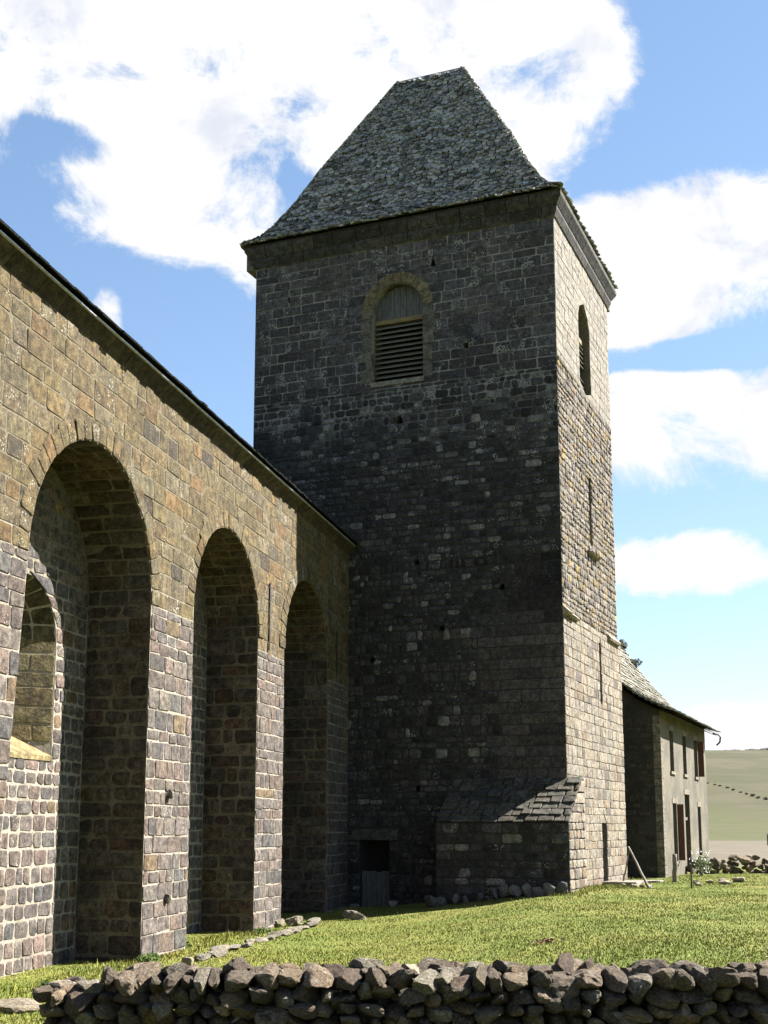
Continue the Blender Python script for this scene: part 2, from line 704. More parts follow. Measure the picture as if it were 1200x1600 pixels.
def blend_dark(rng, z):
    return t_ash_shade(rng)[:3] + (1.0,) if rng.random() < .16 * smooth01(13, 18.5, z) else t_rubble_shade(rng)


def t_quoin(rng):  # front corner stones, shade partly in their colour too
    return vary(rng, (0.0496, 0.0431, 0.0441), .33, .05, rng.uniform(0, .5))


def t_pale(rng):
    q = rng.random()
    if q < .84:
        return vary(rng, (0.1368, 0.1175, 0.0939), .16, .04, rng.uniform(.2, .9))
    if q < .94:
        return vary(rng, (0.116, 0.0861, 0.0597), .2, .05, .2)
    return vary(rng, (0.0774, 0.0653, 0.0568), .25, .05, .3)


def t_rubble_pale(rng):
    q = rng.random()
    if q < .6:
        return vary(rng, (0.1136, 0.096, 0.0796), .28, .05, rng.uniform(.3, 1.1))
    if q < .85:
        return vary(rng, (0.0657, 0.0556, 0.0512), .35, .06, rng.uniform(.2, .8))
    return vary(rng, (0.1364, 0.096, 0.0426), .25, .06, .3)


# ------------------------------------------------------------------ nave
def build_nave():
    rng = random.Random(11)
    root = empty('church_nave', NJ, -NA)
    tag(root, 'long stone church nave wall with three tall round-arched recesses', 'church')
    pool = Pool(root)
    ZB, ZT = -.6, 12.47
    DEP = 1.5
    ARCH = [dict(c=-20.55, r=2.78, sp=7.65), dict(c=-12.72, r=2.48, sp=8.0), dict(c=-5.28, r=2.5, sp=8.0)]
    RING = .46
    front = plane((0, 0, 0), (0, 1, 0), (0, 0, 1), (1, 0, 0))
    U0, U1 = -33.0, 1.4

    def lean(a, z):     # the first pier narrows towards its foot
        return .5 * max(0, (7.65 - z)) / 5.6 if a is ARCH[0] else 0

    # --- mortar core, front with the three openings
    core = MB()
    outer = [(U0, ZB)]
    nseg = 24
    outlines = []
    for a in ARCH:
        pts = [(a['c'] - a['r'] - lean(a, ZB), ZB)]
        for i in range(nseg + 1):
            t = math.pi * (1 - i / nseg)
            pts.append((a['c'] + a['r'] * math.cos(t), a['sp'] + a['r'] * math.sin(t)))
        pts.append((a['c'] + a['r'], ZB))
        outlines.append(pts)
        outer += pts
    outer += [(U1, ZB), (U1, ZT), (U0, ZT)]
    poly_holes(core, outer, [], front, (.3, .3, .3, 0))
    nich = []
    for a, pts in zip(ARCH, outlines):
        rv = MB()
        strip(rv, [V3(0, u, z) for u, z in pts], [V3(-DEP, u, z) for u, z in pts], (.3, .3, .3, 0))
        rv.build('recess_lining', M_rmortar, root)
        c = a['c'] + .05
        hole = arch_pts(c, 1.32, 4.2, 6.55, 16)
        inner = arch_pts(c, .62, 4.65, 6.75, 16)
        back = plane((-DEP, 0, 0), (0, 1, 0), (0, 0, 1), (1, 0, 0))
        poly_holes(core, [(c - 3.6, ZB), (c + 3.6, ZB), (c + 3.6, 10.9), (c - 3.6, 10.9)], [hole], back, (.3, .3, .3, 0))
        strip(core, [V3(-DEP, u, z) for u, z in hole], [V3(-DEP - .8, u, z) for u, z in inner], (.3, .3, .3, 0), True)
        # blocked window at the back of the splay
        w = MB()
        poly_holes(w, inner, [], plane((-DEP - .79, 0, 0), (0, 1, 0), (0, 0, 1), (1, 0, 0)), (.02, .02, .02, 0))
        wo = w.build('window', M_glass, root)
        fr = MB()
        for q in (-.3, 0, .3):
            fr.box((-DEP - .78, c + q - .012, 4.66), (-DEP - .755, c + q + .012, 7.2))
        for q in (5.0, 5.5, 6.0, 6.5):
            fr.box((-DEP - .783, c - .6, q - .01), (-DEP - .758, c + .6, q + .01))
        fr.build('window_bars', M_iron, wo)
        nich.append((c, hole, inner))
    core.build('wall_core', M_nmortar, root)
    # solid body behind, closes the building
    b = MB()
    b.box((-12.5, U0, ZB), (-2.9, U1 + 1.2, 12.6))
    b.box((-2.9, U0, 10.95), (-.12, U1, 12.46))
    for y0, y1 in ((U0, -24.3), (-16.9, -16.4), (-9.1, -8.9), (-1.6, 1.2)):
        b.box((-2.95, y0, ZB), (-.15, y1, 10.97))
    b.build('body', M_nmortar, root)

    # --- coursed front
    holes = []
    for a in ARCH:
        def hf(z, a=a):
            if z < a['sp']:
                return (a['c'] - a['r'] - lean(a, z), a['c'] + a['r'])
            d = z - a['sp']
            ro = a['r'] + .12
            if d >= ro:
                return None
            w = math.sqrt(ro * ro - d * d)
            return (a['c'] - w, a['c'] + w)
        holes.append(hf)
    zl = courses(ZB, 7.65, .24, .46, rng)
    for q in layout(-27.5, .6, zl, .26, .92, holes, rng):
        pool.add(block(q, front, rng, t_basalt(rng), .018, .034, .016, .03, .018), (1, 0, 0))
    zu = [7.65, 8.0] + courses(8.0, ZT, .34, .46, rng)[1:]
    for q in layout(-27.5, .6, zu, .45, 1.05, holes, rng):
        pool.add(block(q, front, rng, t_olive(rng), .010, .026, .013, .03, .012), (1, 0, 0))
    # voussoirs, each its own stone
    for a in ARCH:
        n = 27 if a['r'] > 2.6 else 23
        for i in range(n):
            t0, t1 = math.pi * i / n, math.pi * (i + 1) / n
            ro = a['r'] + RING + rng.uniform(-.12, .12)
            q = [(a['c'] + a['r'] * math.cos(t1), a['sp'] + a['r'] * math.sin(t1)),
                 (a['c'] + a['r'] * math.cos(t0), a['sp'] + a['r'] * math.sin(t0)),
                 (a['c'] + ro * math.cos(t0), a['sp'] + ro * math.sin(t0)),
                 (a['c'] + ro * math.cos(t1), a['sp'] + ro * math.sin(t1))]
            q = q[::-1]
            mb = block(q, front, rng, t_olive(rng), .034, .022, .02, .03, .008)
            mb.build('voussoir', M_nave, root)
    # far jambs, soffits and back walls of the recesses
    for ai, (a, (c, hole, inner)) in enumerate(zip(ARCH, nich)):
        yj = a['c'] + a['r']
        jam = plane((0, yj, 0), (1, 0, 0), (0, 0, 1), (0, -1, 0))
        for q in layout(-DEP, 0, courses(ZB, a['sp'], .26, .46, rng), .3, .85, [], rng):
            pool.add(block(q, jam, rng, t_reveal_shade(rng), .018, .055, .02, .06, .022), (0, -1, 0))
        def jam2(d, z, h, a=a):
            return V3(-d, a['c'] - a['r'] - lean(a, z) + h, z)
        for q in layout(0, DEP, courses(4.0, a['sp'], .3, .46, rng), .4, .8, [], rng):
            pool.add(block(q, jam2, rng, t_reveal_shade(rng), .02, .05, .03, .06, .015), (0, 1, 0))

        def sof(s, d, h, a=a):
            t = s / a['r']
            rr = a['r'] - h
            return V3(d, a['c'] + rr * math.cos(t), a['sp'] + rr * math.sin(t))
        L = math.pi * a['r']
        ns = 26
        for i in range(ns):
            s0, s1 = L * i / ns, L * (i + 1) / ns
            for q in layout(-DEP, 0, [s0, s1], .38, .9, [], rng):
                q = [(p[1], p[0]) for p in q]
                t = (s0 + s1) / 2 / a['r']
                pool.add(block(q, sof, rng, t_reveal_shade(rng), .012, .035, .02, .03, .01), (0, -math.cos(t), -math.sin(t)))
        back = plane((-DEP, 0, 0), (0, 1, 0), (0, 0, 1), (1, 0, 0))

        def bh(z, c=c):
            if z < 4.2:
                return None
            if z < 6.55:
                return (c - 1.32, c + 1.32)
            d = z - 6.55
            if d >= 1.32:
                return None
            w = math.sqrt(1.32 ** 2 - d * d)
            return (c - w, c + w)

        def outside(z, a=a):
            pass
        zz = courses(ZB, 4.2, .25, .36, rng) + courses(4.2, 10.2, .25, .36, rng)[1:]
        for q in layout(a['c'] - a['r'] + .02, a['c'] + a['r'] - .02, zz, .28, .6, [bh], rng):
            zm = (q[0][1] + q[2][1]) / 2
            um = (q[0][0] + q[1][0]) / 2
            if zm > a['sp'] and math.hypot(um - a['c'], zm - a['sp']) > a['r'] + .15:
                continue
            pool.add(block(q, back, rng, t_basalt(rng), .016, .046, .018, .045, .02), (1, 0, 0))
        # splayed far side of the window niche: olive ashlar, one or two stones to a course
        zs = courses(4.55, 6.7, .30, .42, rng)
        p0, p1 = V3(-DEP, c + 1.32, 0), V3(-DEP - .8, c + .62, 0)
        U = (p0 - p1)
        ln = U.length
        U.normalize()
        spl = plane(p1, U, (0, 0, 1), V3(U.y, -U.x, 0))
        for q in layout(0, ln, zs, .6, 1.4, [], rng):
            pool.add(block(q, spl, rng, vary(rng, (.095, .076, .04), .2, .05, .3), .012, .035, .02, .03, .008), (U.y, -U.x, 0))
        def cone(u, v, h, c=c):
            t, k = u, v / 1.06
            r_ = 1.32 + (.62 - 1.32) * k - h
            return V3(-DEP - .8 * k, c + r_ * math.cos(t), 6.55 + .2 * k + r_ * math.sin(t))
        for i in range(9):
            for va, vb in ((0, .5), (.5, 1.06)):
                pool.add(block([(math.pi * i / 9, va), (math.pi * (i + 1) / 9, va), (math.pi * (i + 1) / 9, vb), (math.pi * i / 9, vb)], cone, rng,
                               vary(rng, (.05, .042, .026), .3, .05, .1), .01, .03, .015, .03, .006), (0, -1, 0))
        # sloping sill slab
        sb = MB()
        sb.add([V3(-DEP + .03, c - 1.3, 4.16), V3(-DEP + .03, c + 1.3, 4.16), V3(-DEP - .79, c + .6, 4.7), V3(-DEP - .79, c - .6, 4.7),
                V3(-DEP + .03, c - 1.3, 4.26), V3(-DEP + .03, c + 1.3, 4.26), V3(-DEP - .79, c + .6, 4.76), V3(-DEP - .79, c - .6, 4.76)],
               [(0, 3, 2, 1), (4, 5, 6, 7), (0, 1, 5, 4), (1, 2, 6, 5), (2, 3, 7, 6), (3, 0, 4, 7)], (.15, .12, .06, .3))
        sb.build('window_sill', M_nave, root)
    pool.flush('stone_block', 'masonry', M_nave, 300)

    # --- cornice stones with a hollow underside
    y = -27.4
    while y < .3:
        w = rng.uniform(.72, 1.15)
        y1 = min(y + w, .35)
        g = .008
        prof = [(-.05, 12.44), (.012, 12.44), (.03, 12.50), (.10, 12.60), (.20, 12.69), (.235, 12.74), (-.05, 12.74)]
        dz = rng.uniform(-.012, .012)
        mb = MB()
        n = len(prof)
        mb.add([V3(x, y + g, z + dz) for x, z in prof] + [V3(x, y1 - g, z + dz) for x, z in prof],
               [tuple(range(n))[::-1], tuple(range(n, 2 * n))] + [(i, (i + 1) % n, n + (i + 1) % n, n + i) for i in range(n)],
               vary(rng, (.045, .035, .021), .25, .05, .1))  # stone darkened for the shade under the eave
        mb.build('cornice_stone', M_nave, root)
        y = y1
    # --- zinc drip edge, then the slates of the eave
    z = MB()
    z.box((.10, -27.4, 12.746), (.285, .3, 12.772))
    z.build('drip_edge', M_zinc, root)
    pr = MB()
    e0, e1 = V3(.31, 0, 12.80), V3(-6.4, 0, 17.7)
    pr.add([V3(.24, U0, 12.785), V3(.24, .1, 12.785), V3(-6.4, .1, 17.6), V3(-6.4, U0, 17.6), V3(-12.5, U0, 13), V3(-12.5, .1, 13)],
           [(0, 1, 2, 3), (3, 2, 5, 4), (0, 3, 4), (1, 5, 2), (0, 4, 5, 1)], (.02, .02, .022, .0))
    roof = pr.build('roof', M_slate, root)
    sd = (e1 - e0).normalized()
    nn = V3(sd.z, 0, -sd.x)
    rest = MB()
    for row in range(16):
        y = -27.3
        base = e0 + sd * (row * .26 - .05) + nn * .03
        while y < .1:
            w = rng.uniform(.24, .4)
            y1 = min(y + w, .12)
            L = .45
            th = rng.uniform(.025, .04)
            lift = rng.uniform(0, .02) + .02
            o0 = rng.uniform(-.035, .035)
            mb = MB()
            p = [base + sd * o0 + V3(0, y + .006, 0) + nn * lift, base + sd * o0 + V3(0, y1 - .006, 0) + nn * lift,
                 base + sd * L + V3(0, y1 - .006, 0), base + sd * L + V3(0, y + .006, 0)]
            mb.add(p + [q + nn * th for q in p], [(0, 3, 2, 1), (4, 5, 6, 7), (0, 1, 5, 4), (1, 2, 6, 5), (2, 3, 7, 6), (3, 0, 4, 7)],
                   vary(rng, (.022, .023, .026), .3, .05, .05))
            if row == 0:
                mb.build('slate', M_slate, roof)
            else:
                rest.merge(mb)
            y = y1
    o = rest.build('slates', M_slate, roof)
    o['kind'] = 'stuff'
    # two rainwater slots in the piers, each drawn as a dark upright strip
    for u, z0, z1 in ((-9.35, 7.75, 9.7), (-1.75, 7.9, 9.4)):
        s = MB()
        s.box((.035, u - .04, z0), (.06, u + .04, z1))
        s.build('slot_strip', M_iron, root)
    # corbel stubs left on the first pier
    for u, z in ((-16.55, 3.55), (-16.5, 1.25)):
        st = rock_mesh(random.Random(int(u * 31)), .2, (1.0, .9, 1.3), (.11, .10, .09, .3))
        o = bpy.data.objects.new('corbel_stub', st)
        o.location = (.06, u, z)
        link(o, root)
    return root


# ------------------------------------------------------------------ rocks
def rock_mesh(rng, size, sc, tint, sub=3, name='stone', mat=None):
    bm = bmesh.new()
    bmesh.ops.create_icosphere(bm, subdivisions=sub, radius=1)
    off = Vector((rng.uniform(-50, 50), rng.uniform(-50, 50), rng.uniform(-50, 50)))
    cuts = []
    for k in range(rng.randint(7, 11)):
        n = Vector((rng.gauss(0, 1), rng.gauss(0, 1), rng.gauss(0, 1))).normalized()
        cuts.append((n, rng.uniform(.50, .80)))
    for v in bm.verts:
        d = v.co.copy()
        p = 5.0
        r = 1 / ((abs(d.x) ** p + abs(d.y) ** p + abs(d.z) ** p) ** (1 / p)) * .86
        co = d * r
        for n, lim in cuts:
            k = co.dot(n)
            if k > lim:
                co -= n * (k - lim) * .97
        co += d * (.08 * noise.noise(d * 1.7 + off) + .06 * noise.noise(d * 5 + off))
        v.co = Vector((co.x * sc[0], co.y * sc[1], co.z * sc[2])) * size * .5
    me = bpy.data.meshes.new(name)
    bm.to_mesh(me)
    bm.free()
    at = me.attributes.new('tint', 'FLOAT_COLOR', 'POINT')
    at.data.foreach_set('color', np.array([tint] * len(me.vertices), dtype=np.float32).ravel())
    me.materials.append(mat or M_rock)
    return me


nave = build_nave()


# ------------------------------------------------------------------ tower
def build_tower():
    rng = random.Random(5)
    root = empty('bell_tower', TC, -TH)
    tag(root, 'tall dark stone bell tower with louvred belfry and steep slate roof', 'tower')
    pool = Pool(root)
    WX, DY, DY2 = 11.78, 8.75, 9.35
    ZB, ZT = -.7, 24.05
    CX, CY = -5.93, 4.35
    HW, SILL, SPR = 1.0, 18.8, 21.55
    front = plane((0, 0, 0), (1, 0, 0), (0, 0, 1), (0, -1, 0))
    right = plane((0, 0, 0), (0, 1, 0), (0, 0, 1), (1, 0, 0))
    wf = arch_pts(CX, HW, SILL, SPR, 16)
    wr = arch_pts(CY, .92, SILL + .1, SPR, 16)
    # small putlog holes in the front
    put = [(-4.52, 23.1, .16, .26), (-7.35, 22.55, .12, .3), (-10.35, 22.6, .10, .24), (-3.3, 19.75, .2, .22), (-5.85, 17.3, .24, .3),
           (-2.1, 10.9, .2, .22), (-5.2, 12.0, .18, .2), (-4.3, 9.6, .2, .2), (-6.9, 8.6, .18, .22), (-5.2, 4.1, .16, .22)]

    def rect(u, z, w, h):
        return [(u - w / 2, z - h / 2), (u + w / 2, z - h / 2), (u + w / 2, z + h / 2), (u - w / 2, z + h / 2)]
    doorf = [(-7.35, -.2), (-6.25, -.2), (-6.25, 2.35), (-7.35, 2.35)]
    fh = [wf, doorf] + [rect(*p) for p in put]
    slit1 = rect(4.55, 14.4, .5, 2.6)
    slit2 = rect(5.55, 8.45, .34, 2.3)
    doorr = [(5.05, .3), (5.85, .3), (5.85, 2.95), (5.05, 2.95)]
    rh = [wr, slit1, slit2, doorr]
    core = MB()
    poly_holes(core, [(-WX, ZB), (0, ZB), (0, ZT), (-WX, ZT)], fh, front, (.3, .3, .3, 0))
    corer = MB()
    poly_holes(corer, [(0, ZB), (DY2, ZB), (DY2, 9.9), (DY, 10.0), (DY, ZT), (0, ZT)], rh, right, (.3, .3, .3, 0))
    # other sides
    core.add([V3(-WX, 0, ZB), V3(-WX, 0, ZT), V3(-WX, DY, ZT), V3(-WX, DY, ZB)], [(0, 1, 2, 3)])
    core.add([V3(-WX, DY, ZB), V3(-WX, DY, ZT), V3(0, DY, ZT), V3(0, DY, ZB)], [(0, 1, 2, 3)])
    core.add([V3(-WX, 0, ZT), V3(0, 0, ZT), V3(0, DY, ZT), V3(-WX, DY, ZT)], [(0, 1, 2, 3)])
    core.add([V3(-3, DY2, ZB), V3(0, DY2, ZB), V3(0, DY2, 9.9), V3(-3, DY2, 9.9), V3(-3, DY, 10.0), V3(0, DY, 10.0)], [(0, 1, 2, 3), (3, 2, 5, 4)])
    for lp, dep in [(wf, .95), (doorf, .8)] + [(rect(*p), .5) for p in put]:
        strip(core, [front(u, z, 0) for u, z in lp], [front(u, z, -dep) for u, z in lp], (.3, .3, .3, 0), True)
    for lp, dep in ((wr, .8), (slit1, .8), (slit2, .8), (doorr, .6)):
        strip(corer, [right(u, z, 0) for u, z in lp], [right(u, z, -dep) for u, z in lp], (.3, .3, .3, 0), True)
    core.build('wall_core', M_tmortar, root)
    corer.build('wall_core', M_tmortar_r, root)
    # dark inside
    for lp, dep in [(wf, .94), (doorf, .79)] + [(rect(*p), .49) for p in put]:
        ins = MB()
        poly_holes(ins, lp, [], plane((0, dep, 0), (1, 0, 0), (0, 0, 1), (0, -1, 0)), (0, 0, 0, 0))
        ins.build('opening_dark', M_dark, root)
    for lp, dep in ((wr, .79), (slit1, .79), (slit2, .79), (doorr, .59)):
        ins = MB()
        poly_holes(ins, lp, [], plane((-dep, 0, 0), (0, 1, 0), (0, 0, 1), (1, 0, 0)), (0, 0, 0, 0))
        ins.build('opening_dark', M_dark, root)

    # ---- masonry: front
    def hrect(lp):
        a, b = min(p[0] for p in lp), max(p[0] for p in lp)
        c, d = min(p[1] for p in lp), max(p[1] for p in lp)
        return lambda z: (a, b) if c < z < d else None

    def harch(c, hw, sill, spr, ring):
        def f(z):
            if z < sill:
                return None
            if z < spr:
                return (c - hw - ring, c + hw + ring)
            d = z - spr
            ro = hw + ring
            if d >= ro:
                return None
            w = math.sqrt(ro * ro - d * d)
            return (c - w, c + w)
        return f
    hf = [harch(CX, HW, SILL, SPR, .2), hrect(doorf)] + [hrect(rect(*p)) for p in put]
    zA = 18.55
    cs = courses(zA, ZT, .28, .42, rng)
    # keep window lines on courses
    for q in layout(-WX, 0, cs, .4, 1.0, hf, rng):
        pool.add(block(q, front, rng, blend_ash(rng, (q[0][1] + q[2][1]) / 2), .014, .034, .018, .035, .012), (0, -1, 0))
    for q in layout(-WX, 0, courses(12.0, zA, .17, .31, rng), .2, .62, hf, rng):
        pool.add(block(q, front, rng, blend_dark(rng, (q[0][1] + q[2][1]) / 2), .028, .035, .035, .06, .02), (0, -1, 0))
    qc = courses(ZB, 12.0, .34, .46, rng)
    for za, zb in zip(qc[:-1], qc[1:]):
        e = -2.7 + rng.uniform(-.55, .55) if za > 4 else -2.9 + rng.uniform(-.7, .9)
        e += 1.1 * smooth01(8.8, 12, za)
        n = 2 if zb - za > .36 and rng.random() < .8 else 1
        for q in layout(-WX, e, [za + (zb - za) * k / n for k in range(n + 1)], .18, .52, hf, rng):
            pool.add(block(q, front, rng, t_rubble_shade(rng), .03, .04, .035, .06, .025), (0, -1, 0))
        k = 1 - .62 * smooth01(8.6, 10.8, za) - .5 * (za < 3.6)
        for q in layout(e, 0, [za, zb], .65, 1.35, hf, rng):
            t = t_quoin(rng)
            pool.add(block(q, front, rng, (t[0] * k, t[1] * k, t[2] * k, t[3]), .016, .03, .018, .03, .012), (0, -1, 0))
    # window surround of dressed stone
    z = SILL
    i = 0
    while z < SPR - .05:
        z1 = min(z + rng.uniform(.5, .75), SPR)
        for sgn in (-1, 1):
            w = .42 + rng.uniform(-.06, .06)
            a, b = CX + sgn * HW, CX + sgn * (HW + w)
            a, b = min(a, b), max(a, b)
            mb = block([(a, z), (b, z), (b, z1), (a, z1)], front, rng, vary(rng, (.085, .078, .066), .15, .04, .3), .034, .014, .015, .02, .004)
            mb.build('jamb_stone', M_tower, root)
        z = z1
    for i in range(13):
        t0, t1 = math.pi * i / 13, math.pi * (i + 1) / 13
        q = [(CX + r_ * math.cos(t), SPR + r_ * math.sin(t)) for r_, t in ((HW, t0), (HW + .42, t0), (HW + .42, t1), (HW, t1))]
        mb = block(q, front, rng, vary(rng, (.105, .085, .052), .15, .05, .5), .034, .014, .015, .02, .004)
        mb.build('voussoir', M_tower, root)
    sill = MB()
    sill.box((CX - HW - .05, -.06, SILL - .16), (CX + HW + .05, .6, SILL + .02), (.15, .14, .12, .4))
    sill.build('window_sill', M_tower, root, bevel=.02)
    # belfry shutters: boards in the arch head, a beam, slanting slats
    def belfry(fr, c, hw, nslat, drop, name):
        w = empty_part('belfry_window', root)
        nb = 8
        for k in range(nb):
            a = c - hw + 2 * hw * k / nb
            b = a + 2 * hw / nb - .012
            zt = SPR + math.sqrt(max(.02, hw * hw - min(abs(a - c), abs(b - c)) ** 2)) + .06
            mb = MB()
            dd = -.34 - rng.uniform(0, .02)
            z0 = 21.28
            zt = max(zt, SPR + .1)
            pts = [(a, z0), (b, z0), (b, zt), (a, zt)]
            mb.add([fr(u, v, dd) for u, v in pts] + [fr(u, v, dd - .03) for u, v in pts],
                   [(0, 1, 2, 3), (7, 6, 5, 4), (0, 4, 5, 1), (1, 5, 6, 2), (2, 6, 7, 3), (3, 7, 4, 0)])
            mb.build('board', M_wood, w)
        mb = MB()
        pts = [(c - hw, 21.13), (c + hw, 21.13), (c + hw, 21.30), (c - hw, 21.30)]
        mb.add([fr(u, v, -.25) for u, v in pts] + [fr(u, v, -.42) for u, v in pts],
               [(0, 1, 2, 3), (7, 6, 5, 4), (0, 4, 5, 1), (1, 5, 6, 2), (2, 6, 7, 3), (3, 7, 4, 0)])
        mb.build('beam', M_beam, w)
        step = (21.08 - SILL) / nslat
        for k in range(nslat):
            if k in drop:
                continue
            z0 = SILL + .04 + step * k
            mb = MB()
            e = rng.uniform(-.012, .012)
            pts = [(c - hw + .005, z0 + e, -.22), (c + hw - .005, z0 - e, -.22), (c + hw - .005, z0 + .17 - e, -.44), (c - hw + .005, z0 + .17 + e, -.44)]
            mb.add([fr(*p) for p in pts] + [fr(p[0], p[1] + .028, p[2] - .01) for p in pts],
                   [(0, 1, 2, 3), (7, 6, 5, 4), (0, 4, 5, 1), (1, 5, 6, 2), (2, 6, 7, 3), (3, 7, 4, 0)])
            mb.build('slat', M_slat, w)
        return w
    belfry(front, CX, HW, 12, (), 'front')
    belfry(right, CY, .92, 12, (2, 5, 6), 'right')

    # ---- masonry: right face
    hr = [harch(CY, .92, SILL + .1, SPR, .0), hrect(slit1), hrect(slit2), hrect(doorr)]
    for q in layout(0, DY, courses(zA + .3, ZT, .3, .42, rng), .4, .9, hr, rng):
        pool.add(block(q, right, rng, vary(rng, (.128, .115, .096), .12, .03, .8), .010, .02, .014, .02, .008), (1, 0, 0))
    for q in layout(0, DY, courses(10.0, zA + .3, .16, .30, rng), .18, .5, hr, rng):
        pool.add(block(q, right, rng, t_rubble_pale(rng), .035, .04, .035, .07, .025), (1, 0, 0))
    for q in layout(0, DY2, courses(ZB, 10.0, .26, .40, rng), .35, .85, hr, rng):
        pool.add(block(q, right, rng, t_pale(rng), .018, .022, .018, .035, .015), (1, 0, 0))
    # string stones and drip ledges standing out of the wall
    for y0, y1, z, ov, t in ((.0, .55, 9.95, .22, .2), (.55, 1.25, 9.9, .20, .17), (1.25, 1.9, 9.92, .15, .15), (3.8, 5.3, 12.72, .2, .12),
                             (.05, 1.1, 18.85, .09, .12), (1.1, 2.2, 18.83, .09, .12), (2.2, 3.3, 18.86, .08, .12), (6.9, 8.8, 9.98, .16, .2)):
        mb = MB()
        mb.add([V3(-.1, y0, z - t / 2), V3(ov * .7, y0, z - t / 2), V3(ov, y0, z - t * .1), V3(.0, y0, z + t), V3(-.1, y0, z + t),
                V3(-.1, y1, z - t / 2), V3(ov * .7, y1, z - t / 2), V3(ov, y1, z - t * .1), V3(.0, y1, z + t), V3(-.1, y1, z + t)],
               [(4, 3, 2, 1, 0), (5, 6, 7, 8, 9)] + [(i, (i + 1) % 5, 5 + (i + 1) % 5, 5 + i) for i in range(5)], vary(rng, (.22, .19, .14), .2, .05, .6))
        mb.build('string_stone', M_tower, root)
    # door leaf in the right side, plank hatch in the front
    d = MB()
    d.box((-.42, 5.06, .3), (-.36, 5.84, 2.93))
    dl = d.build('door', M_wood, root)
    k = MB()
    k.box((-.355, 5.15, 1.55), (-.33, 5.19, 1.7))
    k.build('handle', M_iron, dl)
    dd = empty_part('plank_door', root)
    for i in range(6):
        mb = MB()
        x0 = -7.33 + i * .18
        mb.box((x0, .16 + rng.uniform(0, .015), -.2), (x0 + .165, .2, 1.30 + rng.uniform(-.02, .02)))
        mb.build('plank', M_wood, dd)
    lt = MB()
    lt.box((-7.65, -.05, 2.36), (-5.95, .5, 2.72), (.055, .05, .048, .3))
    lt.build('lintel', M_tower, root, bevel=.02)

    # ---- corner buttress with a sloping stone cap
    bt = empty_part('buttress', root)
    BX0, BX1, BP, BY = -3.9, .48, 1.85, .35
    Z1, Z2 = 4.35, 2.95
    bc = MB()
    bc.add([V3(BX0, 0.3, ZB), V3(BX0, -BP, ZB), V3(BX1, -BP, ZB), V3(BX1, BY, ZB), V3(-.1, BY, ZB),
            V3(BX0, 0.0, Z1), V3(BX0, -BP, Z2), V3(BX1, -BP, Z2), V3(BX1, 0, Z1), V3(BX1, BY, Z1), V3(-.1, BY, Z1)],
           [(0, 1, 6, 5), (1, 2, 7, 6), (2, 3, 9, 8, 7), (3, 4, 10, 9), (5, 6, 7, 8), (8, 9, 10)])
    bc.build('core', M_tmortar, bt)
    bf = plane((0, -BP, 0), (1, 0, 0), (0, 0, 1), (0, -1, 0))
    br = plane((BX1, 0, 0), (0, 1, 0), (0, 0, 1), (1, 0, 0))
    for q in layout(BX0, BX1, courses(ZB, Z2, .22, .34, rng), .3, .75, [], rng):
        block(q, bf, rng, t_rubble_shade(rng), .03, .04, .035, .06, .02).build('stone_block', M_tower, bt)
    for q in layout(-BP, BY, courses(ZB, Z2, .26, .36, rng) + courses(Z2, Z1 - .05, .26, .36, rng)[1:], .35, .8, [lambda z: (-BP - 2, -BP + (z - Z2) / (Z1 - Z2) * BP) if z > Z2 else None], rng):
        block(q, br, rng, t_pale(rng), .03, .03, .03, .05, .015).build('stone_block', M_tower, bt)
    # cap stones, overlapping courses on the slope
    sl_ = V3(0, -BP - .0, Z2 - Z1)
    L = sl_.length
    sl_.normalize()
    nrm = V3(0, sl_.z, -sl_.y)
    if nrm.z < 0:
        nrm = -nrm
    for row in range(7):
        x = BX0
        while x < BX1 - .1:
            w = rng.uniform(.28, .6)
            x1 = min(x + w, BX1 + .03)
            s0, s1 = L * row / 7 - .05, L * (row + 1) / 7 + .03
            p0 = V3(0, 0, Z1) + sl_ * s0 + nrm * .0
            p1 = V3(0, 0, Z1) + sl_ * s1 + nrm * rng.uniform(.02, .06)
            t = rng.uniform(.03, .07)
            mb = MB()
            jx = rng.uniform(-.02, .02)
            lo = [p0 + V3(x + .01, 0, 0), p0 + V3(x1 - .01, 0, 0), p1 + V3(x1 - .02 + jx, 0, rng.uniform(-.02, .02)), p1 + V3(x + .02 + jx, 0, rng.uniform(-.02, .02))]
            mb.add(lo + [q + nrm * t + V3(rng.uniform(-.02, .02), rng.uniform(-.02, .02), 0) for q in lo],
                   [(0, 3, 2, 1), (4, 5, 6, 7), (0, 1, 5, 4), (1, 2, 6, 5), (2, 3, 7, 6), (3, 0, 4, 7)],
                   vary(rng, (.052, .048, .038), .35, .06, rng.uniform(.1, .6)))
            mb.build('cap_stone', M_tower, bt, bevel=.02)
            x = x1
    pool.flush('stone_block', 'masonry', M_tower, 300)

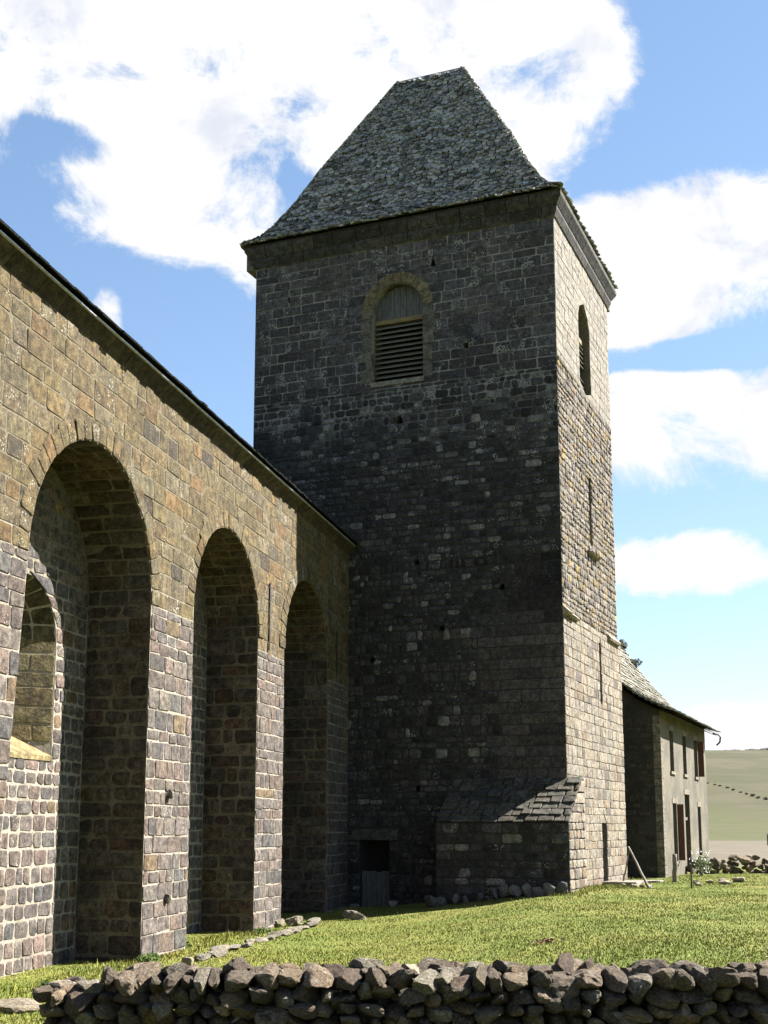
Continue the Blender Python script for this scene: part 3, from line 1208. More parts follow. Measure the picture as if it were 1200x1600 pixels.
    # ---- cornice
    for (z0, z1, o0, o1) in ((24.06, 24.42, .06, .16), (24.42, 24.86, .18, .36)):
        for side in ('f', 'r'):
            u, end = (-WX - o1, o1) if side == 'f' else (-o1, DY + o1)
            fm = front if side == 'f' else right
            while u < end - .01:
                w = rng.uniform(.75, 1.25)
                u1 = min(u + w, end)
                if end - u1 < .4:
                    u1 = end
                lim0 = (lambda v, h: min(max(v, -WX - h), h)) if side == 'f' else (lambda v, h: min(max(v, -h), DY + h))
                prof = [(-.15, z0), (o0, z0), (o0 + (o1 - o0) * .55, z0 + (z1 - z0) * .35), (o1, z0 + (z1 - z0) * .62), (o1, z1), (-.15, z1)]
                n = len(prof)
                a = [fm(lim0(u + .014, max(h, 0)), zz, h) for h, zz in prof]
                b_ = [fm(lim0(u1 - .014, max(h, 0)), zz, h) for h, zz in prof]
                mb = MB()
                mb.add(a + b_, [tuple(range(n)), tuple(range(n, 2 * n))[::-1]] + [(i, n + i, n + (i + 1) % n, (i + 1) % n) for i in range(n)],
                       vary(rng, (.032, .030, .028), .38, .04, .4))  # cornice shade deepened by a darker stone colour
                mb.build('cornice_stone', M_tower, root)
                u = u1
    bk = MB()
    bk.box((-WX - .4, -.05, 24.05), (.05, DY + .4, 24.84), (.10, .095, .085, .3))
    bk.build('cornice_core', M_tower, root)

    # ---- roof: steep hipped roof with a flared foot, built of stone slates
    ex0, ex1, ey0, ey1 = -WX - .5, .38, -.48, DY + .38
    rx0, rx1, ry = -7.55, -4.78, 4.4
    ZE, ZR = 24.90, 33.5
    prof = [(0, 0), (.1, .035), (.2, .11), (.32, .232), (.5, .452), (.75, .725), (1, 1)]

    def pf(s):
        for (a, b_), (c, d_) in zip(prof[:-1], prof[1:]):
            if s <= c:
                return b_ + (d_ - b_) * (s - a) / (c - a)
        return 1.0

    def corner(s):
        return (ex0 + (rx0 - ex0) * s, ex1 + (rx1 - ex1) * s, ey0 + (ry - ey0) * s, ey1 + (ry - ey1) * s, ZE + (ZR - ZE) * pf(s))
    deck = MB()
    rings = []
    for i in range(21):
        a, b_, c, d_, zz = corner(i / 20)
        rings.append([V3(a + .05, c + .05, zz - .05), V3(b_ - .05, c + .05, zz - .05), V3(b_ - .05, d_ - .05, zz - .05), V3(a + .05, d_ - .05, zz - .05)])
    for r0, r1 in zip(rings[:-1], rings[1:]):
        strip(deck, r0, r1, (.02, .02, .02, 0), True)
    deck.add(rings[0], [(3, 2, 1, 0)], (.05, .05, .05, 0))
    roof = deck.build('roof', M_slate, root)
    rp = Pool(root)
    rp.root = roof
    # arc length along the front slope
    svals = [0]
    stepw = .235
    s = 0
    lenf = math.hypot(ry - ey0, ZR - ZE)
    tab = [(k / 400, corner(k / 400)) for k in range(401)]
    arc = [0]
    for k in range(400):
        p, q = tab[k][1], tab[k + 1][1]
        arc.append(arc[-1] + math.hypot(q[2] - p[2], q[4] - p[4]))

    def s_at(L_):
        k = int(np.searchsorted(arc, L_))
        return min(1, k / 400)
    nrow = int((arc[-1] - .1) / .17) - 1
    for side in ('f', 'r', 'l'):
        for row in range(nrow + 1):
            L0 = row * .17
            sA = s_at(L0)
            sB = s_at(min(arc[-1], L0 + .32))
            a, b_, c, d_, zz = corner(sA)
            a2, b2, c2, d2, z2 = corner(sB)
            if side == 'f':
                u0, u1, lo, up = a, b_, V3(0, c, zz), V3(0, c2, z2)
                U = V3(1, 0, 0)
            elif side == 'r':
                u0, u1, lo, up = c, d_, V3(b_, 0, zz), V3(b2, 0, z2)
                U = V3(0, 1, 0)
            else:
                u0, u1, lo, up = c, d_, V3(a, 0, zz), V3(a2, 0, z2)
                U = V3(0, 1, 0)
            dv = (up - lo)
            ln = dv.length
            if ln < .02:
                dv = V3(0, .5, .86) if side == 'f' else V3(-.5 if side == 'r' else .5, 0, .86)
                ln = .3
            dv.normalize()
            nv = U.cross(dv)
            if nv.z < 0:
                nv = -nv
            u = u0 - rng.uniform(0, .15)
            wbase = .255 if side == 'f' else .42
            while u < u1 - .04:
                w = rng.uniform(.72, 1.25) * wbase
                ua, ub = max(u, u0 - .03), min(u + w, u1 + .03)
                u += w
                if ub - ua < .08:
                    continue
                Ls = .32
                th = rng.uniform(.035, .065)
                lift = rng.uniform(.035, .12)
                dr = rng.uniform(-.025, .025)
                wd = ub - ua
                sk = rng.uniform(-.02, .02)
                tilt = rng.uniform(-.045, .03)
                # rounded lower edge
                ub -= rng.uniform(.0, .05)
                pts = [(ua + .004, Ls), (ua + .004, .08 + dr), (ua + wd * .22, .02 + dr), (ua + wd * .5, -.015 + dr + sk), (ua + wd * .8, .02 + dr), (ub - .004, .08 + dr), (ub - .004, Ls)]
                mb = MB()
                P = []
                for uu, v in pts:
                    k = 1 - v / Ls
                    P.append(lo + U * uu + dv * v + nv * (lift * k + tilt * (uu - (ua + ub) / 2) / wd * 2 * k))
                n = len(P)
                mb.add(P + [p + nv * th for p in P], [tuple(range(n)), tuple(range(n, 2 * n))[::-1]] + [(i, n + i, n + (i + 1) % n, (i + 1) % n) for i in range(n)],
                       vary(rng, (.19, .187, .185), .7, .05, rng.uniform(.2, 1.0)))
                rp.add(mb, nv if side == 'f' else (1 if side == 'r' else -1, 0, .5))
    rp.flush('slate', 'slates', M_slate, 300)
    # ridge stones
    x = rx0 - .1
    while x < rx1:
        w = rng.uniform(.35, .5)
        mb = MB()
        mb.add([V3(x, ry - .2, ZR - .22), V3(x + w - .01, ry - .2, ZR - .22), V3(x + w - .01, ry, ZR + .1), V3(x, ry, ZR + .1), V3(x, ry + .2, ZR - .22), V3(x + w - .01, ry + .2, ZR - .22)],
               [(0, 1, 2, 3), (3, 2, 5, 4), (0, 3, 4), (1, 5, 2), (0, 4, 5, 1)], vary(rng, (.14, .142, .145), .3, .04, .5))
        mb.build('ridge_stone', M_slate, roof)
        x += w
    return root


def empty_part(name, parent):
    o = bpy.data.objects.new(name, None)
    o.empty_display_size = .2
    return link(o, parent)


tower = build_tower()


# ------------------------------------------------------------------ house behind the tower
def build_house():
    rng = random.Random(21)
    root = empty('stone_house', TC, -TH)
    tag(root, 'plastered stone house with flared slate roof behind the bell tower', 'house')
    X0, X1, Y0, Y1 = -11.5, 1.01, 12.0, 24.9
    ZB, ZT = -.5, 7.58
    fac = plane((X1, 0, 0), (0, 1, 0), (0, 0, 1), (1, 0, 0))
    end = plane((0, Y0, 0), (1, 0, 0), (0, 0, 1), (0, -1, 0))
    RP = [(1.67, 7.45), (.75, 7.85), (.05, 8.25), (-.65, 8.80), (-1.35, 9.6), (-2.25, 10.75), (-3.15, 12.1), (-5.45, 15.6)]

    def rect(u, z, w, h):
        return [(u - w / 2, z), (u + w / 2, z), (u + w / 2, z + h), (u - w / 2, z + h)]
    upper = [(14.7, 5.15, 1.0, 1.75), (18.2, 5.15, 1.0, 1.75), (21.6, 5.15, 1.1, 1.75)]
    lower = [(14.9, 1.35, .95, 2.45), (22.0, 1.45, .95, 2.3)]
    door = (18.4, .55, 1.35, 3.7)
    ops = upper + lower + [door]
    core = MB()
    poly_holes(core, [(Y0, ZB), (Y1, ZB), (Y1, ZT + .1), (Y0, ZT + .1)], [rect(*o) for o in ops], fac, (.3, .3, .3, 0))
    gable = [(X0, ZB), (X1, ZB), (X1, ZT)] + [(x, z - .12) for x, z in RP if x < X1] + [(X0, 8.2)]
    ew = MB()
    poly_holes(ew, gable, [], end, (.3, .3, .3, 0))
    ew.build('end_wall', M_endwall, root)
    poly_holes(core, gable, [], plane((0, Y1, 0), (1, 0, 0), (0, 0, 1), (0, 1, 0)), (.3, .3, .3, 0))
    core.add([V3(X0, Y0, ZB), V3(X0, Y1, ZB), V3(X0, Y1, 8.2), V3(X0, Y0, 8.2)], [(0, 1, 2, 3)])
    for o in ops:
        lp = rect(*o)
        strip(core, [fac(u, z, 0) for u, z in lp], [fac(u, z, -.32) for u, z in lp], (.3, .3, .3, 0), True)
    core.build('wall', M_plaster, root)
    for i, o in enumerate(ops):
        u, z, w, h = o
        if o is door:
            f = MB()
            f.box((X1 - .28, u - w / 2, z), (X1 - .22, u + w / 2, z + 2.55))
            dr = f.build('door', M_redwood, root)
            for k in (-1, 0, 1):
                b = MB()
                b.box((X1 - .215, u + k * .33 - .02, z + .05), (X1 - .2, u + k * .33 + .02, z + 2.5))
                b.build('batten', M_redwood, dr)
            t = MB()
            t.box((X1 - .28, u - w / 2, z + 2.68), (X1 - .24, u + w / 2, z + h))
            t.build('transom_pane', M_glass, dr)
            t = MB()
            t.box((X1 - .25, u - w / 2, z + 2.55), (X1 - .1, u + w / 2, z + 2.68))
            t.build('transom', M_wood, dr)
        else:
            f = MB()
            for a, b in ((u - w / 2, u - w / 2 + .07), (u + w / 2 - .07, u + w / 2), (u - .03, u + .03)):
                f.box((X1 - .26, a, z), (X1 - .2, b, z + h))
            f.box((X1 - .258, u - w / 2, z + h - .07), (X1 - .202, u + w / 2, z + h))
            f.box((X1 - .258, u - w / 2, z), (X1 - .202, u + w / 2, z + .07))
            f.box((X1 - .255, u - w / 2, z + h * .55), (X1 - .205, u + w / 2, z + h * .55 + .04))
            wn = f.build('window', M_redwood if i in (3, 2) else M_wood, root)
            p = MB()
            p.box((X1 - .25, u - w / 2, z), (X1 - .235, u + w / 2, z + h))
            p.build('pane', M_glass, wn)
            p = MB()
            p.box((X1 - .3, u - w / 2 - .1, z - .12), (X1 + .07, u + w / 2 + .1, z - .002), (.13, .115, .09, .5))
            p.build('sill', M_tower, wn)
        lt = MB()
        lt.box((X1 - .2, u - w / 2 - .15, z + h + .002), (X1 + .025, u + w / 2 + .15, z + h + .22), (.13, .115, .09, .5))
        lt.build('lintel', M_tower, root)
        if i in (2, 3):        # one shutter swung out
            sh = MB()
            sh.box((X1 + .02, u + w / 2 + .01, z + .03), (X1 + .3, u + w / 2 + .05, z + h - .03))
            sh.build('shutter', M_redwood if i != 0 else M_wood, root)
    # corner stones at the near edge
    z = ZB
    while z < ZT - .3:
        h = rng.uniform(.3, .42)
        w = rng.choice((.32, .55))
        mb = MB()
        mb.box((X1 - .3, Y0 - .015, z + .01), (X1 + .012, Y0 + w, z + h - .01), vary(rng, (.12, .105, .08), .15, .04, .4))
        mb.build('quoin', M_tower, root, bevel=.015)
        z += h
    # rough stones showing through on the end wall, its shade put into their colour
    pe = Pool(root)
    for q in layout(-1.6, X1 - .32, courses(ZB, 7.3, .2, .34, rng), .25, .6, [], rng):
        if rng.random() < .75:
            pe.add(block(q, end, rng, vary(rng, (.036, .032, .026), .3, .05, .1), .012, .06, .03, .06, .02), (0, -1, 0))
    pe.flush('stone_block', 'masonry', M_tower, 120)
    # roof
    ya, yb = Y0 - .22, Y1 + .3
    rf = MB()
    pa = [V3(x, ya, z - .06) for x, z in RP]
    pb = [V3(x, yb, z - .06) for x, z in RP]
    strip(rf, pa, pb, (.09, .08, .06, 0))
    strip(rf, [p - V3(0, 0, .10) for p in pa], [p - V3(0, 0, .10) for p in pb], (.09, .08, .06, 0))
    strip(rf, [pa[-1], V3(-11.9, ya, 7.6)], [pb[-1], V3(-11.9, yb, 7.6)], (.09, .08, .06, 0))
    roof = rf.build('roof', M_slate, root)
    pool = Pool(root)
    pool.root = roof
    pts = [V3(x, 0, z) for x, z in RP]
    arc = [0]
    for p, q in zip(pts[:-1], pts[1:]):
        arc.append(arc[-1] + (q - p).length)

    def at(L):
        L = max(0, min(arc[-1] - 1e-4, L))
        for i in range(len(arc) - 1):
            if L <= arc[i + 1]:
                return pts[i].lerp(pts[i + 1], (L - arc[i]) / (arc[i + 1] - arc[i]))
    L = -.06
    while L < arc[-1] - .3:
        lo, up = at(max(L, 0)), at(L + .5)
        dv = (up - lo).normalized()
        nv = V3(dv.z, 0, -dv.x)
        y = ya - .05
        while y < yb:
            w = rng.uniform(.28, .55)
            y1 = min(y + w, yb + .06)
            j = rng.uniform(-.06, .04)
            lift = rng.uniform(.05, .09)
            th = rng.uniform(.03, .055)
            wd = y1 - y
            P = [lo + V3(0, y + .01, 0) + dv * .5, lo + V3(0, y + .01, 0) + dv * (j + .04) + nv * lift, lo + V3(0, y + wd * .5, 0) + dv * (j - .03) + nv * lift,
                 lo + V3(0, y1 - .01, 0) + dv * (j + .04) + nv * lift, lo + V3(0, y1 - .01, 0) + dv * .5]
            n = 5
            mb = MB()
            mb.add(P + [p + nv * th for p in P], [tuple(range(n)), tuple(range(n, 2 * n))[::-1]] + [(i, n + i, n + (i + 1) % n, (i + 1) % n) for i in range(n)],
                   vary(rng, (.125, .119, .098), .35, .05, rng.uniform(.3, 1)))
            pool.add(mb, nv)
            y = y1
        L += .30
    pool.flush('slate', 'slates', M_slate, 300)
    # iron gutter bracket at the far end of the eave
    g = MB()
    prev = None
    tube(g, [V3(1.4, Y1 + .25, 7.45), V3(1.6, Y1 + .5, 7.43), V3(1.7, Y1 + .7, 7.3), V3(1.65, Y1 + .8, 7.05), V3(1.5, Y1 + .7, 6.9)], .045)
    g.build('gutter_bracket', M_iron, root)
    return root


def tube(mb, pts, r, n=7, tint=(.2, .2, .2, 0), r1=None):
    rings = []
    m = len(pts)
    for i, p in enumerate(pts):
        p = Vector(p)
        d = (Vector(pts[min(i + 1, m - 1)]) - Vector(pts[max(i - 1, 0)])).normalized()
        a = d.orthogonal().normalized()
        b = d.cross(a)
        rr = r if r1 is None else r + (r1 - r) * i / (m - 1)
        rings.append([p + (a * math.cos(2 * math.pi * k / n) + b * math.sin(2 * math.pi * k / n)) * rr for k in range(n)])
    base = len(mb.v)
    vs_ = [q for rg in rings for q in rg]
    fs = []
    for i in range(m - 1):
        for k in range(n):
            fs.append((i * n + k, i * n + (k + 1) % n, (i + 1) * n + (k + 1) % n, (i + 1) * n + k))
    fs.append(tuple(range(n))[::-1])
    fs.append(tuple(range((m - 1) * n, m * n)))
    mb.add(vs_, fs, tint)


house = build_house()


# ------------------------------------------------------------------ dry stone walls and loose stones
def rock_tint(rng):
    q = rng.random()
    if q < .5:
        return vary(rng, (0.1023, 0.0799, 0.0577), .3, .06, rng.uniform(0, .8))
    if q < .78:
        return vary(rng, (0.1333, 0.0978, 0.0652), .25, .06, rng.uniform(.2, 1))
    if q < .9:
        return vary(rng, (0.1687, 0.1426, 0.1063), .2, .04, .7)
    return vary(rng, (0.0757, 0.057, 0.0425), .3, .06, .2)


rr = random.Random(77)
ROCKS = [rock_mesh(rr, 1.0, (1, 1, 1), rock_tint(rr)) for i in range(34)]


def rock_obj(rng, name, loc, size, sc, parent=None, rot=None, tint=None):
    me = rng.choice(ROCKS)
    if tint:
        me = rock_mesh(rng, 1.0, (1, 1, 1), tint)
    o = bpy.data.objects.new(name, me)
    o.location = loc
    o.scale = (size * sc[0], size * sc[1], size * sc[2])
    o.rotation_euler = rot or (rng.uniform(-.35, .35), rng.uniform(-.3, .3), rng.uniform(-.5, .5))
    link(o, parent)
    return o


def front_wall():
    rng = random.Random(3)
    root = empty('dry_stone_wall', (0, 8, gz(0, 8)))
    tag(root, 'low dry stone wall of rough dark rubble across the foreground', 'wall')
    z0 = gz(0, 8)
    zt = 1.99
    items = []
    X0 = -2.1
    XE = 5.6
    z = z0 - .1
    while z < zt - .04:
        h = rng.uniform(.07, .12)
        for yrow, dy in ((-.2, .26), (-.01, .26), (.18, .26)):
            x = X0 + rng.uniform(0, .08) - (zt - z) * .06 * (-1)
            while x < XE:
                top = zt - .06 * smooth01(-1.2, -2.1, x) - .02 + .035 * noise.noise((x * 1.3, 2, 7))
                w = rng.uniform(.07, .20)
                if z + h * .4 < top:
                    items.append((x + w / 2, yrow + rng.uniform(-.04, .04), z + h / 2 + rng.uniform(-.02, .02), w * 1.28, dy + .1, h * rng.uniform(1.2, 1.7)))
                x += w
        z += h
    # capping stones lying loose on top
    x = X0 + .05
    while x < XE:
        w = rng.uniform(.10, .26)
        if rng.random() < .8:
            hh = rng.uniform(.07, .15)
            top = zt - .05 - .10 * smooth01(-1.3, -2.1, x) + .03 * noise.noise((x * 1.3, 2, 7))
            items.append((x + w / 2, rng.uniform(-.14, .1), top + hh * .25, w * 1.12, rng.uniform(.2, .34), hh * 1.25))
        x += w * rng.uniform(.8, 1.1)

    def vis(it):
        x, y, z, w, d, h = it
        X = x
        Y = 8 + y
        vp = Matrix.Rotation(-PITCH, 3, 'X') @ (Vector((X, Y, z)) - EYE)
        px = vp.x / vp.y * 1990 + 600
        py = 950 - vp.z / vp.y * 1990
        s = w * h
        if px < -60 or px > 1260 or py > 1640:
            s *= .01
        if y > .1:
            s *= .5
        elif y > -.08 and z < zt - .12:
            s *= .05
        return -s
    items.sort(key=vis)
    rest = MB()
    for i, (x, y, z, w, d, h) in enumerate(items):
        if i < 300:
            o = rock_obj(rng, 'stone', (x, y, z - z0), 1, (w, d, h), root, (rng.uniform(-.3, .3), rng.uniform(-.22, .22), rng.choice((0, math.pi)) + rng.uniform(-.3, .3)))
        else:
            me = rng.choice(ROCKS)
            co = [Vector((v.co.x * w, v.co.y * d, v.co.z * h)) + Vector((x, y, z - z0)) for v in me.vertices]
            rest.add(co, [tuple(p.vertices) for p in me.polygons], rock_tint(rng))
    o = rest.build('rubble', M_rock, root)
    o['kind'] = 'stuff'
    return root


front_wall()


def L2W(x, y):
    p = TC + EX * x + EY * y
    return p.x, p.y


def far_wall():
    rng = random.Random(9)
    ox, oy = 14.4, 57.6
    root = empty('dry_stone_wall', (ox, oy, gz(ox, oy)))
    tag(root, 'tumbledown dry stone wall beside the house at the edge of the lawn', 'wall')
    dx, dy = 13.0, 2.2
    n = 0
    for k in range(46):
        t = k / 45
        X, Y = ox - .6 + dx * t, oy + dy * t + .35 * math.sin(t * 9)
        H = .55 + .3 * noise.noise((t * 6, 3, 1)) + .15 * rng.random()
        z = 0
        while z < H:
            s = rng.uniform(.22, .5)
            x, y = X + rng.uniform(-.15, .15), Y + rng.uniform(-.25, .25)
            rock_obj(rng, 'stone', (x - ox, y - oy, gz(x, y) - gz(ox, oy) + z + .08), s, (rng.uniform(.9, 1.5), 1, rng.uniform(.6, .9)), root)
            z += s * .55
            n += 1


far_wall()


def ground_rock(name, x, y, size, sc, label, cat='stone', group=None, tint=None, seed=0, sink=.15, rot=None):
    rng = random.Random(seed)
    o = rock_obj(rng, name, (x, y, gz(x, y) + size * sc[2] * (.5 - sink)), size, sc, None, rot or (rng.uniform(-.1, .1), rng.uniform(-.1, .1), rng.uniform(0, 3)), tint)
    return tag(o, label, cat, group)


ground_rock('flat_rock', -.95, 38.8, .95, (1, .7, .36), 'flat pale rock lying at the edge of the tower shadow', tint=(.13, .115, .095, .6), seed=1, rot=(0, .06, .2))
ground_rock('rock', -2.55, 37.3, .55, (1.1, .8, .7), 'rough boulder on the grass at the foot of the second pier', tint=(.13, .11, .08, .5), seed=2)
ground_rock('rock', -2.95, 36.9, .38, (1, .9, .8), 'small stone leaning on the foot of the second pier', tint=(.16, .14, .1, .5), seed=3)
ground_rock('flat_rock', -2.0, 38.6, .5, (1.2, .8, .3), 'small flat slab in the shade beside the second pier', tint=(.14, .13, .1, .5), seed=4)
ground_rock('flat_rock', -5.75, 20.6, .75, (1.3, 1, .3), 'pale flat rock in the grass at the bottom left corner', tint=(.15, .125, .095, .5), seed=5)
ground_rock('rock', -4.0, 26.7, .34, (1, .8, .7), 'loose stone at the corner foot of the first pier', tint=(.19, .16, .12, .5), seed=6)
ORD = ['first', 'second', 'third', 'fourth', 'fifth', 'sixth', 'seventh', 'eighth', 'ninth', 'tenth', 'eleventh', 'twelfth', 'thirteenth', 'fourteenth', 'fifteenth']
# edging stones along the nave
rng = random.Random(41)
for i in range(15):
    t = i / 14
    u = -17.2 + 9.9 * t
    p = NJ + ND * u + NX * (.95 + .08 * math.sin(i * 2.1) + .25 * (1 - t))
    ground_rock('edging_stone', p.x, p.y, rng.uniform(.42, .7), (1.35, .6, .32), ORD[i] + ' flat edging stone from the foreground in the line beside the nave', 'stone', 'edging stones along the nave',
                tint=vary(rng, (.12, .107, .085), .3, .04, .5), seed=100 + i, rot=(0, 0, R(90) - NA + rng.uniform(-.2, .2)))
# row of pale stones at the foot of the tower
xs = [-3.95, -3.55, -3.1, -2.75, -2.3, -1.85, -1.5, -1.15, -.75, -.4, -.05, .3]
for i, xl in enumerate(xs):
    x, y = L2W(xl, -2.25 + rng.uniform(-.1, .08))
    hgt = rng.uniform(.3, .6)
    ground_rock('standing_stone', x, y, hgt, (rng.uniform(.8, 1.4), .6, 1), ORD[i] + ' pale stone from the left in the row at the tower foot', 'stone', 'pale stones along the tower foot',
                tint=vary(rng, (.10, .098, .098), .35, .03, .5), seed=200 + i, sink=.1)
x, y = L2W(-5.9, -.6)
ground_rock('rock', x, y, .35, (1.2, .8, .7), 'pale stone in the shade beside the plank door', tint=(.25, .24, .22, .6), seed=230)

# door step
x, y = L2W(.75, 5.6)
st = empty('door_step', (x, y, gz(x, y)), -TH)
tag(st, 'low stone step in front of the tower side door', 'step')
for i, (x0, x1, y0, y1, h) in enumerate(((-.7, .5, -.9, .1, .14), (-.68, .42, .12, 1.2, .13), (.1, .9, 1.25, 2.3, .1))):
    m_ = MB()
    m_.box((x0, y0, -.2), (x1, y1, h), vary(rng, (.15, .135, .11), .15, .03, .5))
    m_.build('slab', M_tower, st, bevel=.03)


# poles, post and stake in front of the house
def pole(name, a, b, r, mat, label, cat, r1=None, bend=.03, seed=0):
    rng = random.Random(seed)
    a, b = Vector(a), Vector(b)
    mb = MB()
    pts = []
    for i in range(9):
        t = i / 8
        pts.append(a.lerp(b, t) - a + Vector((rng.uniform(-1, 1), rng.uniform(-1, 1), 0)) * bend * (0 < i < 8))
    tube(mb, pts, r, 8, (.2, .18, .15, 0), r1)
    o = mb.build(name, mat, None, True)
    o.location = a
    return tag(o, label, cat)


bx, by = 9.02, 44.2
gx, gy = 8.62, 44.9
pole('leaning_pole', (bx, by, gz(bx, by) - .05), (8.72, 46.2, 2.1), .055, M_bark, 'pale weathered pole leaning up beside the tower side door', 'pole', .035, .008, 3)
pole('leaning_pole', (gx, gy + 2.2, gz(gx, gy + 2.2) - .05), (8.74, 46.1, 2.05), .035, M_bark, 'thin branch propping the leaning pole by the tower', 'branch', .02, .01, 4)
pole('wooden_post', (10.77, 48.2, gz(10.77, 48.2) - .1), (10.80, 48.2, gz(10.77, 48.2) + 1.02), .10, M_bark, 'short pale wooden post on the lawn before the house', 'post', .085, .015, 5)
pole('iron_stake', (10.25, 43.4, gz(10.25, 43.4) - .1), (10.27, 43.4, gz(10.25, 43.4) + 1.25), .028, M_iron, 'thin dark iron stake standing in the lawn', 'stake', .024, .004, 6)
for i, (dx_, dy_) in enumerate(((-.25, .3), (.1, .5), (-.5, .9), (.25, .1), (-.05, 1.1))):
    ground_rock('rubble_stone', 8.85 + dx_, 44.6 + dy_, .26, (1.2, .9, .6), ORD[i] + ' small rubble stone in the heap under the leaning pole', 'stone', 'rubble under the leaning pole', tint=(.22, .2, .16, .6), seed=300 + i)
for i, (x_, y_) in enumerate(((11.3, 47.0), (11.9, 47.6), (12.6, 48.4), (11.0, 45.6), (13.3, 48.9), (12.2, 46.6))):
    ground_rock('lawn_stone', x_, y_, rng.uniform(.3, .55), (1.2, .9, .5), ORD[i] + ' rough stone on the lawn between iron stake and far wall', 'stone', 'stones scattered on the far lawn', tint=vary(rng, (.2, .17, .13), .3, .05, .6), seed=320 + i)

# clod of dead leaves and earth on the lawn
cl_ = MB()
rng = random.Random(8)
for i in range(70):
    a, r_ = rng.uniform(0, 6.28), abs(rng.gauss(0, .13))
    x, y = 3.23 + r_ * math.cos(a) * 1.6, 26.0 + r_ * math.sin(a)
    z = gz(x, y) + rng.uniform(.0, .05)
    p = Vector((x, y, z))
    d1 = Vector((rng.uniform(-1, 1), rng.uniform(-1, 1), rng.uniform(-.2, .7))).normalized() * .06
    d2 = Vector((rng.uniform(-1, 1), rng.uniform(-1, 1), rng.uniform(-.2, .7))).normalized() * .04
    cl_.add([p, p + d1, p + d1 + d2, p + d2], [(0, 1, 2, 3)], vary(rng, (.10, .06, .035), .4, .1, 0))
o = cl_.build('dead_leaf_clump', M_leaf, None)
tag(o, 'small brown clump of dead leaves on the lawn', 'leaves')


# ------------------------------------------------------------------ plants
def leaf_cloud(mb, rng, centre, rad, n, size, tint, tv=.35):
    for i in range(n):
        d = Vector((rng.gauss(0, 1), rng.gauss(0, 1), rng.gauss(0, 1))).normalized() * rng.uniform(.35, 1) ** .5
        p = Vector(centre) + Vector((d.x * rad[0], d.y * rad[1], d.z * rad[2]))
        a = Vector((rng.uniform(-1, 1), rng.uniform(-1, 1), rng.uniform(-1, 1))).normalized() * size
        b = a.orthogonal().normalized() * size * .5
        mb.add([p - a, p + b, p + a, p - b], [(0, 1, 2, 3)], vary(rng, tint, tv, .1, 0))


def shrub(name, loc, rad, n, size, label, cat, group=None, flowers=0, seed=0, tint=(.05, .07, .02), stem=True):
    rng = random.Random(seed)
    root = empty(name, loc)
    tag(root, label, cat, group)
    mb = MB()
    for k in range(7):
        c = Vector((rng.uniform(-.5, .5) * rad[0], rng.uniform(-.5, .5) * rad[1], rad[2] * rng.uniform(.55, 1.25)))
        leaf_cloud(mb, rng, c, [r_ * rng.uniform(.4, .65) for r_ in rad], n // 7, size, tint)
    mb.build('foliage', M_leaf, root)
    if stem:
        s = MB()
        for k in range(5):
            tube(s, [V3(rng.uniform(-.05, .05), rng.uniform(-.05, .05), -.05), V3(rng.uniform(-.4, .4) * rad[0], rng.uniform(-.4, .4) * rad[1], rad[2])], .02, 5, (.1, .08, .05, 0), .01)
        s.build('stems', M_bark, root)
    if flowers:
        fl = MB()
        leaf_cloud(fl, rng, (0, 0, rad[2]), [r_ * 1.02 for r_ in rad], flowers, size * .9, (.62, .62, .60), .15)
        fl.build('blossom', M_leaf, root)
    return root


fx, fy = L2W(2.1, 14.5)
shrub('flowering_shrub', (fx, fy, gz(fx, fy)), (.55, .55, .62), 500, .05, 'small shrub with white blossom in front of the house door', 'shrub', flowers=60, seed=4)
# dark growth on top of the house roof beside the tower
rx_, ry_ = L2W(.35, 8.9)
for i, (xl, yl, z, s) in enumerate(((-3.0, 24.3, 12.15, .42), (-2.35, 24.4, 11.2, .42))):
    x, y = L2W(xl, yl)
    shrub('roof_bush', (x, y, z - .35), (s, s * 1.5, s * .8), 700, .06, ['dark tuft of plants on the house roof edge next to the tower', 'dark tuft of plants lower down on the house roof edge'][i], 'plant', seed=20 + i, tint=(.035, .036, .022))

# weeds at the foot of the piers
WEEDS = [(-17.9, .25, 'weed clump at the outer corner of the first pier foot'), (-15.0, -.2, 'weed clump where the second recess meets the first pier'),
         (-10.4, .3, 'leafy weeds at the near foot of the second pier'), (-7.6, .5, 'weed tuft among the rocks by the second pier'), (-22.3, .3, 'weed tuft under the first recess at the far left')]
for i, (u, w_, lb) in enumerate(WEEDS):
    p = NJ + ND * u + NX * w_
    shrub('weed_clump', (p.x, p.y, gz(p.x, p.y) - .05), (.28, .3, .14), 240, .05, lb, 'weeds', 'weeds along the nave', seed=700 + i, tint=(.055, .085, .018), stem=False)
# line of bushes across the far hillside
rng = random.Random(31)
for i in range(13):
    X = 131 + i * 2.55 + rng.uniform(-.4, .4)
    Y = 520 - i * 10.5 + rng.uniform(-3, 3)
    X *= Y / 520
    s = rng.uniform(.5, .95)
    shrub('hedge_bush', (X, Y, gz(X, Y) - .2), (s * 1.3, s, s * .8), 200, .22, ORD[i] + ' dark bush from the left in the dotted hillside line', 'bush', 'bushes in a line across the hillside', seed=400 + i, tint=(.035, .04, .018), stem=False)
# low scrub on the skyline
for i in range(9):
    X = 262 + i * 14 + rng.uniform(-5, 5)
    Y = 915 + rng.uniform(-8, 8)
    X *= .955
    s = rng.uniform(3.5, 6)
    shrub('skyline_scrub', (X, Y, gz(X, Y) - .5), (s * 3, s, s * .45), 300, .9, ORD[i] + ' patch from the left of dark scrub on the hill crest', 'scrub', 'scrub along the hill crest', seed=450 + i, tint=(.06, .05, .04), stem=False)
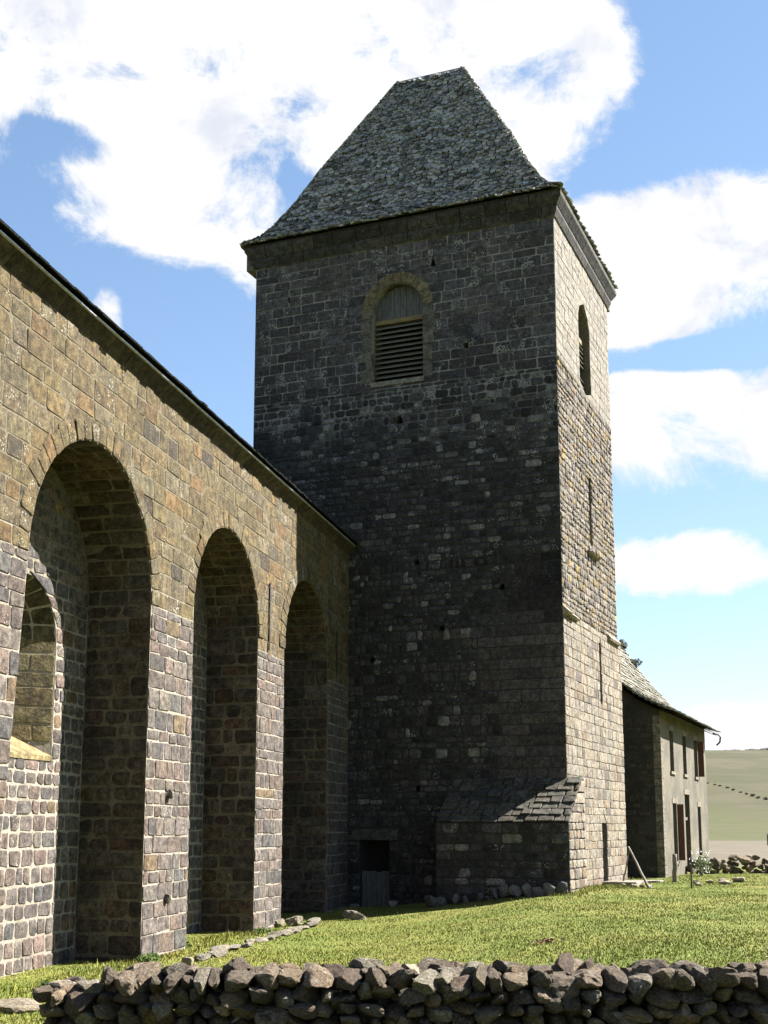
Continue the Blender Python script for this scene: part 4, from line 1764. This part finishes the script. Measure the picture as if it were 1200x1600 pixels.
# fence posts in the far field
for i in range(4):
    X, Y = 41.5 + i * 5.2, 140 - i * 2
    pole('fence_post', (X, Y, gz(X, Y) - .2), (X + .03, Y, gz(X, Y) + 1.2), .09, M_wood, ORD[i] + ' weathered fence post from the left in the far pale field', 'fence post', None, .01, 60 + i)['group'] = 'fence posts in the far field'


# ------------------------------------------------------------------ grass
def make_grass():
    rs = np.random.RandomState(4)
    verts, faces, cols = [], [], []
    cnt = 0

    def free(x, y):
        p = Vector((x, y, 0)) - NJ
        u, w = p.dot(ND), p.dot(NX)
        if w < .05 and u > -40:
            inside = False
            for c, r_ in ((-20.55, 2.7), (-12.72, 2.4), (-5.28, 2.4)):
                if abs(u - c) < r_ and w > -1.4:
                    inside = True
            if not inside:
                return False
        q = Vector((x, y, 0)) - TC
        a, b = q.dot(EX), q.dot(EY)
        if a < .1 and b > -.02:
            return False
        if -3.9 < a < .6 and b > -1.85 and b < 1.9:
            return False
        if a < 1.1 and b > 9.4:
            return False
        return True
    N = 190000
    while cnt < N:
        y = 15 + 46 * rs.rand() ** 1.25
        x = (rs.rand() * 2 - 1) * .34 * y
        if not free(x, y):
            continue
        k = noise.noise((x * .35, y * .35, 2.2)) * .5 + .5
        h = (.022 + .032 * rs.rand()) * (0.7 + .8 * k)
        if rs.rand() < .012:
            h *= 2.2
        # taller along the foot of the walls
        q = Vector((x, y, 0)) - NJ
        if abs(q.dot(NX)) < .5 and q.dot(ND) < 0:
            h *= 1.9
        q = Vector((x, y, 0)) - TC
        if 0 < q.dot(EX) < 1.2 and -3 < q.dot(EY) < 9:
            h *= 2.4
        z = gz(x, y) - .01
        a = rs.rand() * 6.283
        w = .008 + .008 * rs.rand()
        lx, ly = (rs.rand() - .5) * h * 1.1, (rs.rand() - .5) * h * 1.1
        ca, sa = math.cos(a) * w, math.sin(a) * w
        b = len(verts)
        verts.extend(((x - ca, y - sa, z), (x + ca, y + sa, z), (x + lx, y + ly, z + h)))
        faces.append((b, b + 1, b + 2))
        g = rs.rand()
        pn = noise.noise((x * .3, y * .3, 8)) * .5 + .5
        if g < .70:
            c = (.085 + .06 * pn, .122 + .012 * pn, .022, 0)
        elif g < .93:
            c = (.16, .155, .04, 0)
        else:
            c = (.22, .19, .09, 0)
        s = .92 + .4 * rs.rand()
        cols.extend([(c[0] * s, c[1] * s, c[2] * s, 0)] * 3)
        cnt += 1
    mb = MB()
    mb.v, mb.f, mb.c = verts, faces, cols
    o = mb.build('grass', M_grass, None)
    tag(o, 'short spring grass covering the lawn', 'grass', kind='stuff')
    # daisies
    mb = MB()
    for i in range(420):
        y = 17 + 34 * rs.rand() ** 1.3
        x = (rs.rand() * 2 - 1) * .32 * y
        if not free(x, y):
            continue
        z = gz(x, y) + .05 + .03 * rs.rand()
        s = .014 + .012 * rs.rand()
        mb.add([(x - s, y, z), (x, y - s, z), (x + s, y, z), (x, y + s, z)], [(0, 1, 2, 3)], (.5, .46, .3, 0) if rs.rand() < .6 else (.55, .42, .05, 0))
    o = mb.build('daisies', M_grass, None)
    tag(o, 'tiny pale wild flowers dotted over the lawn', 'flowers', kind='stuff')


make_grass()
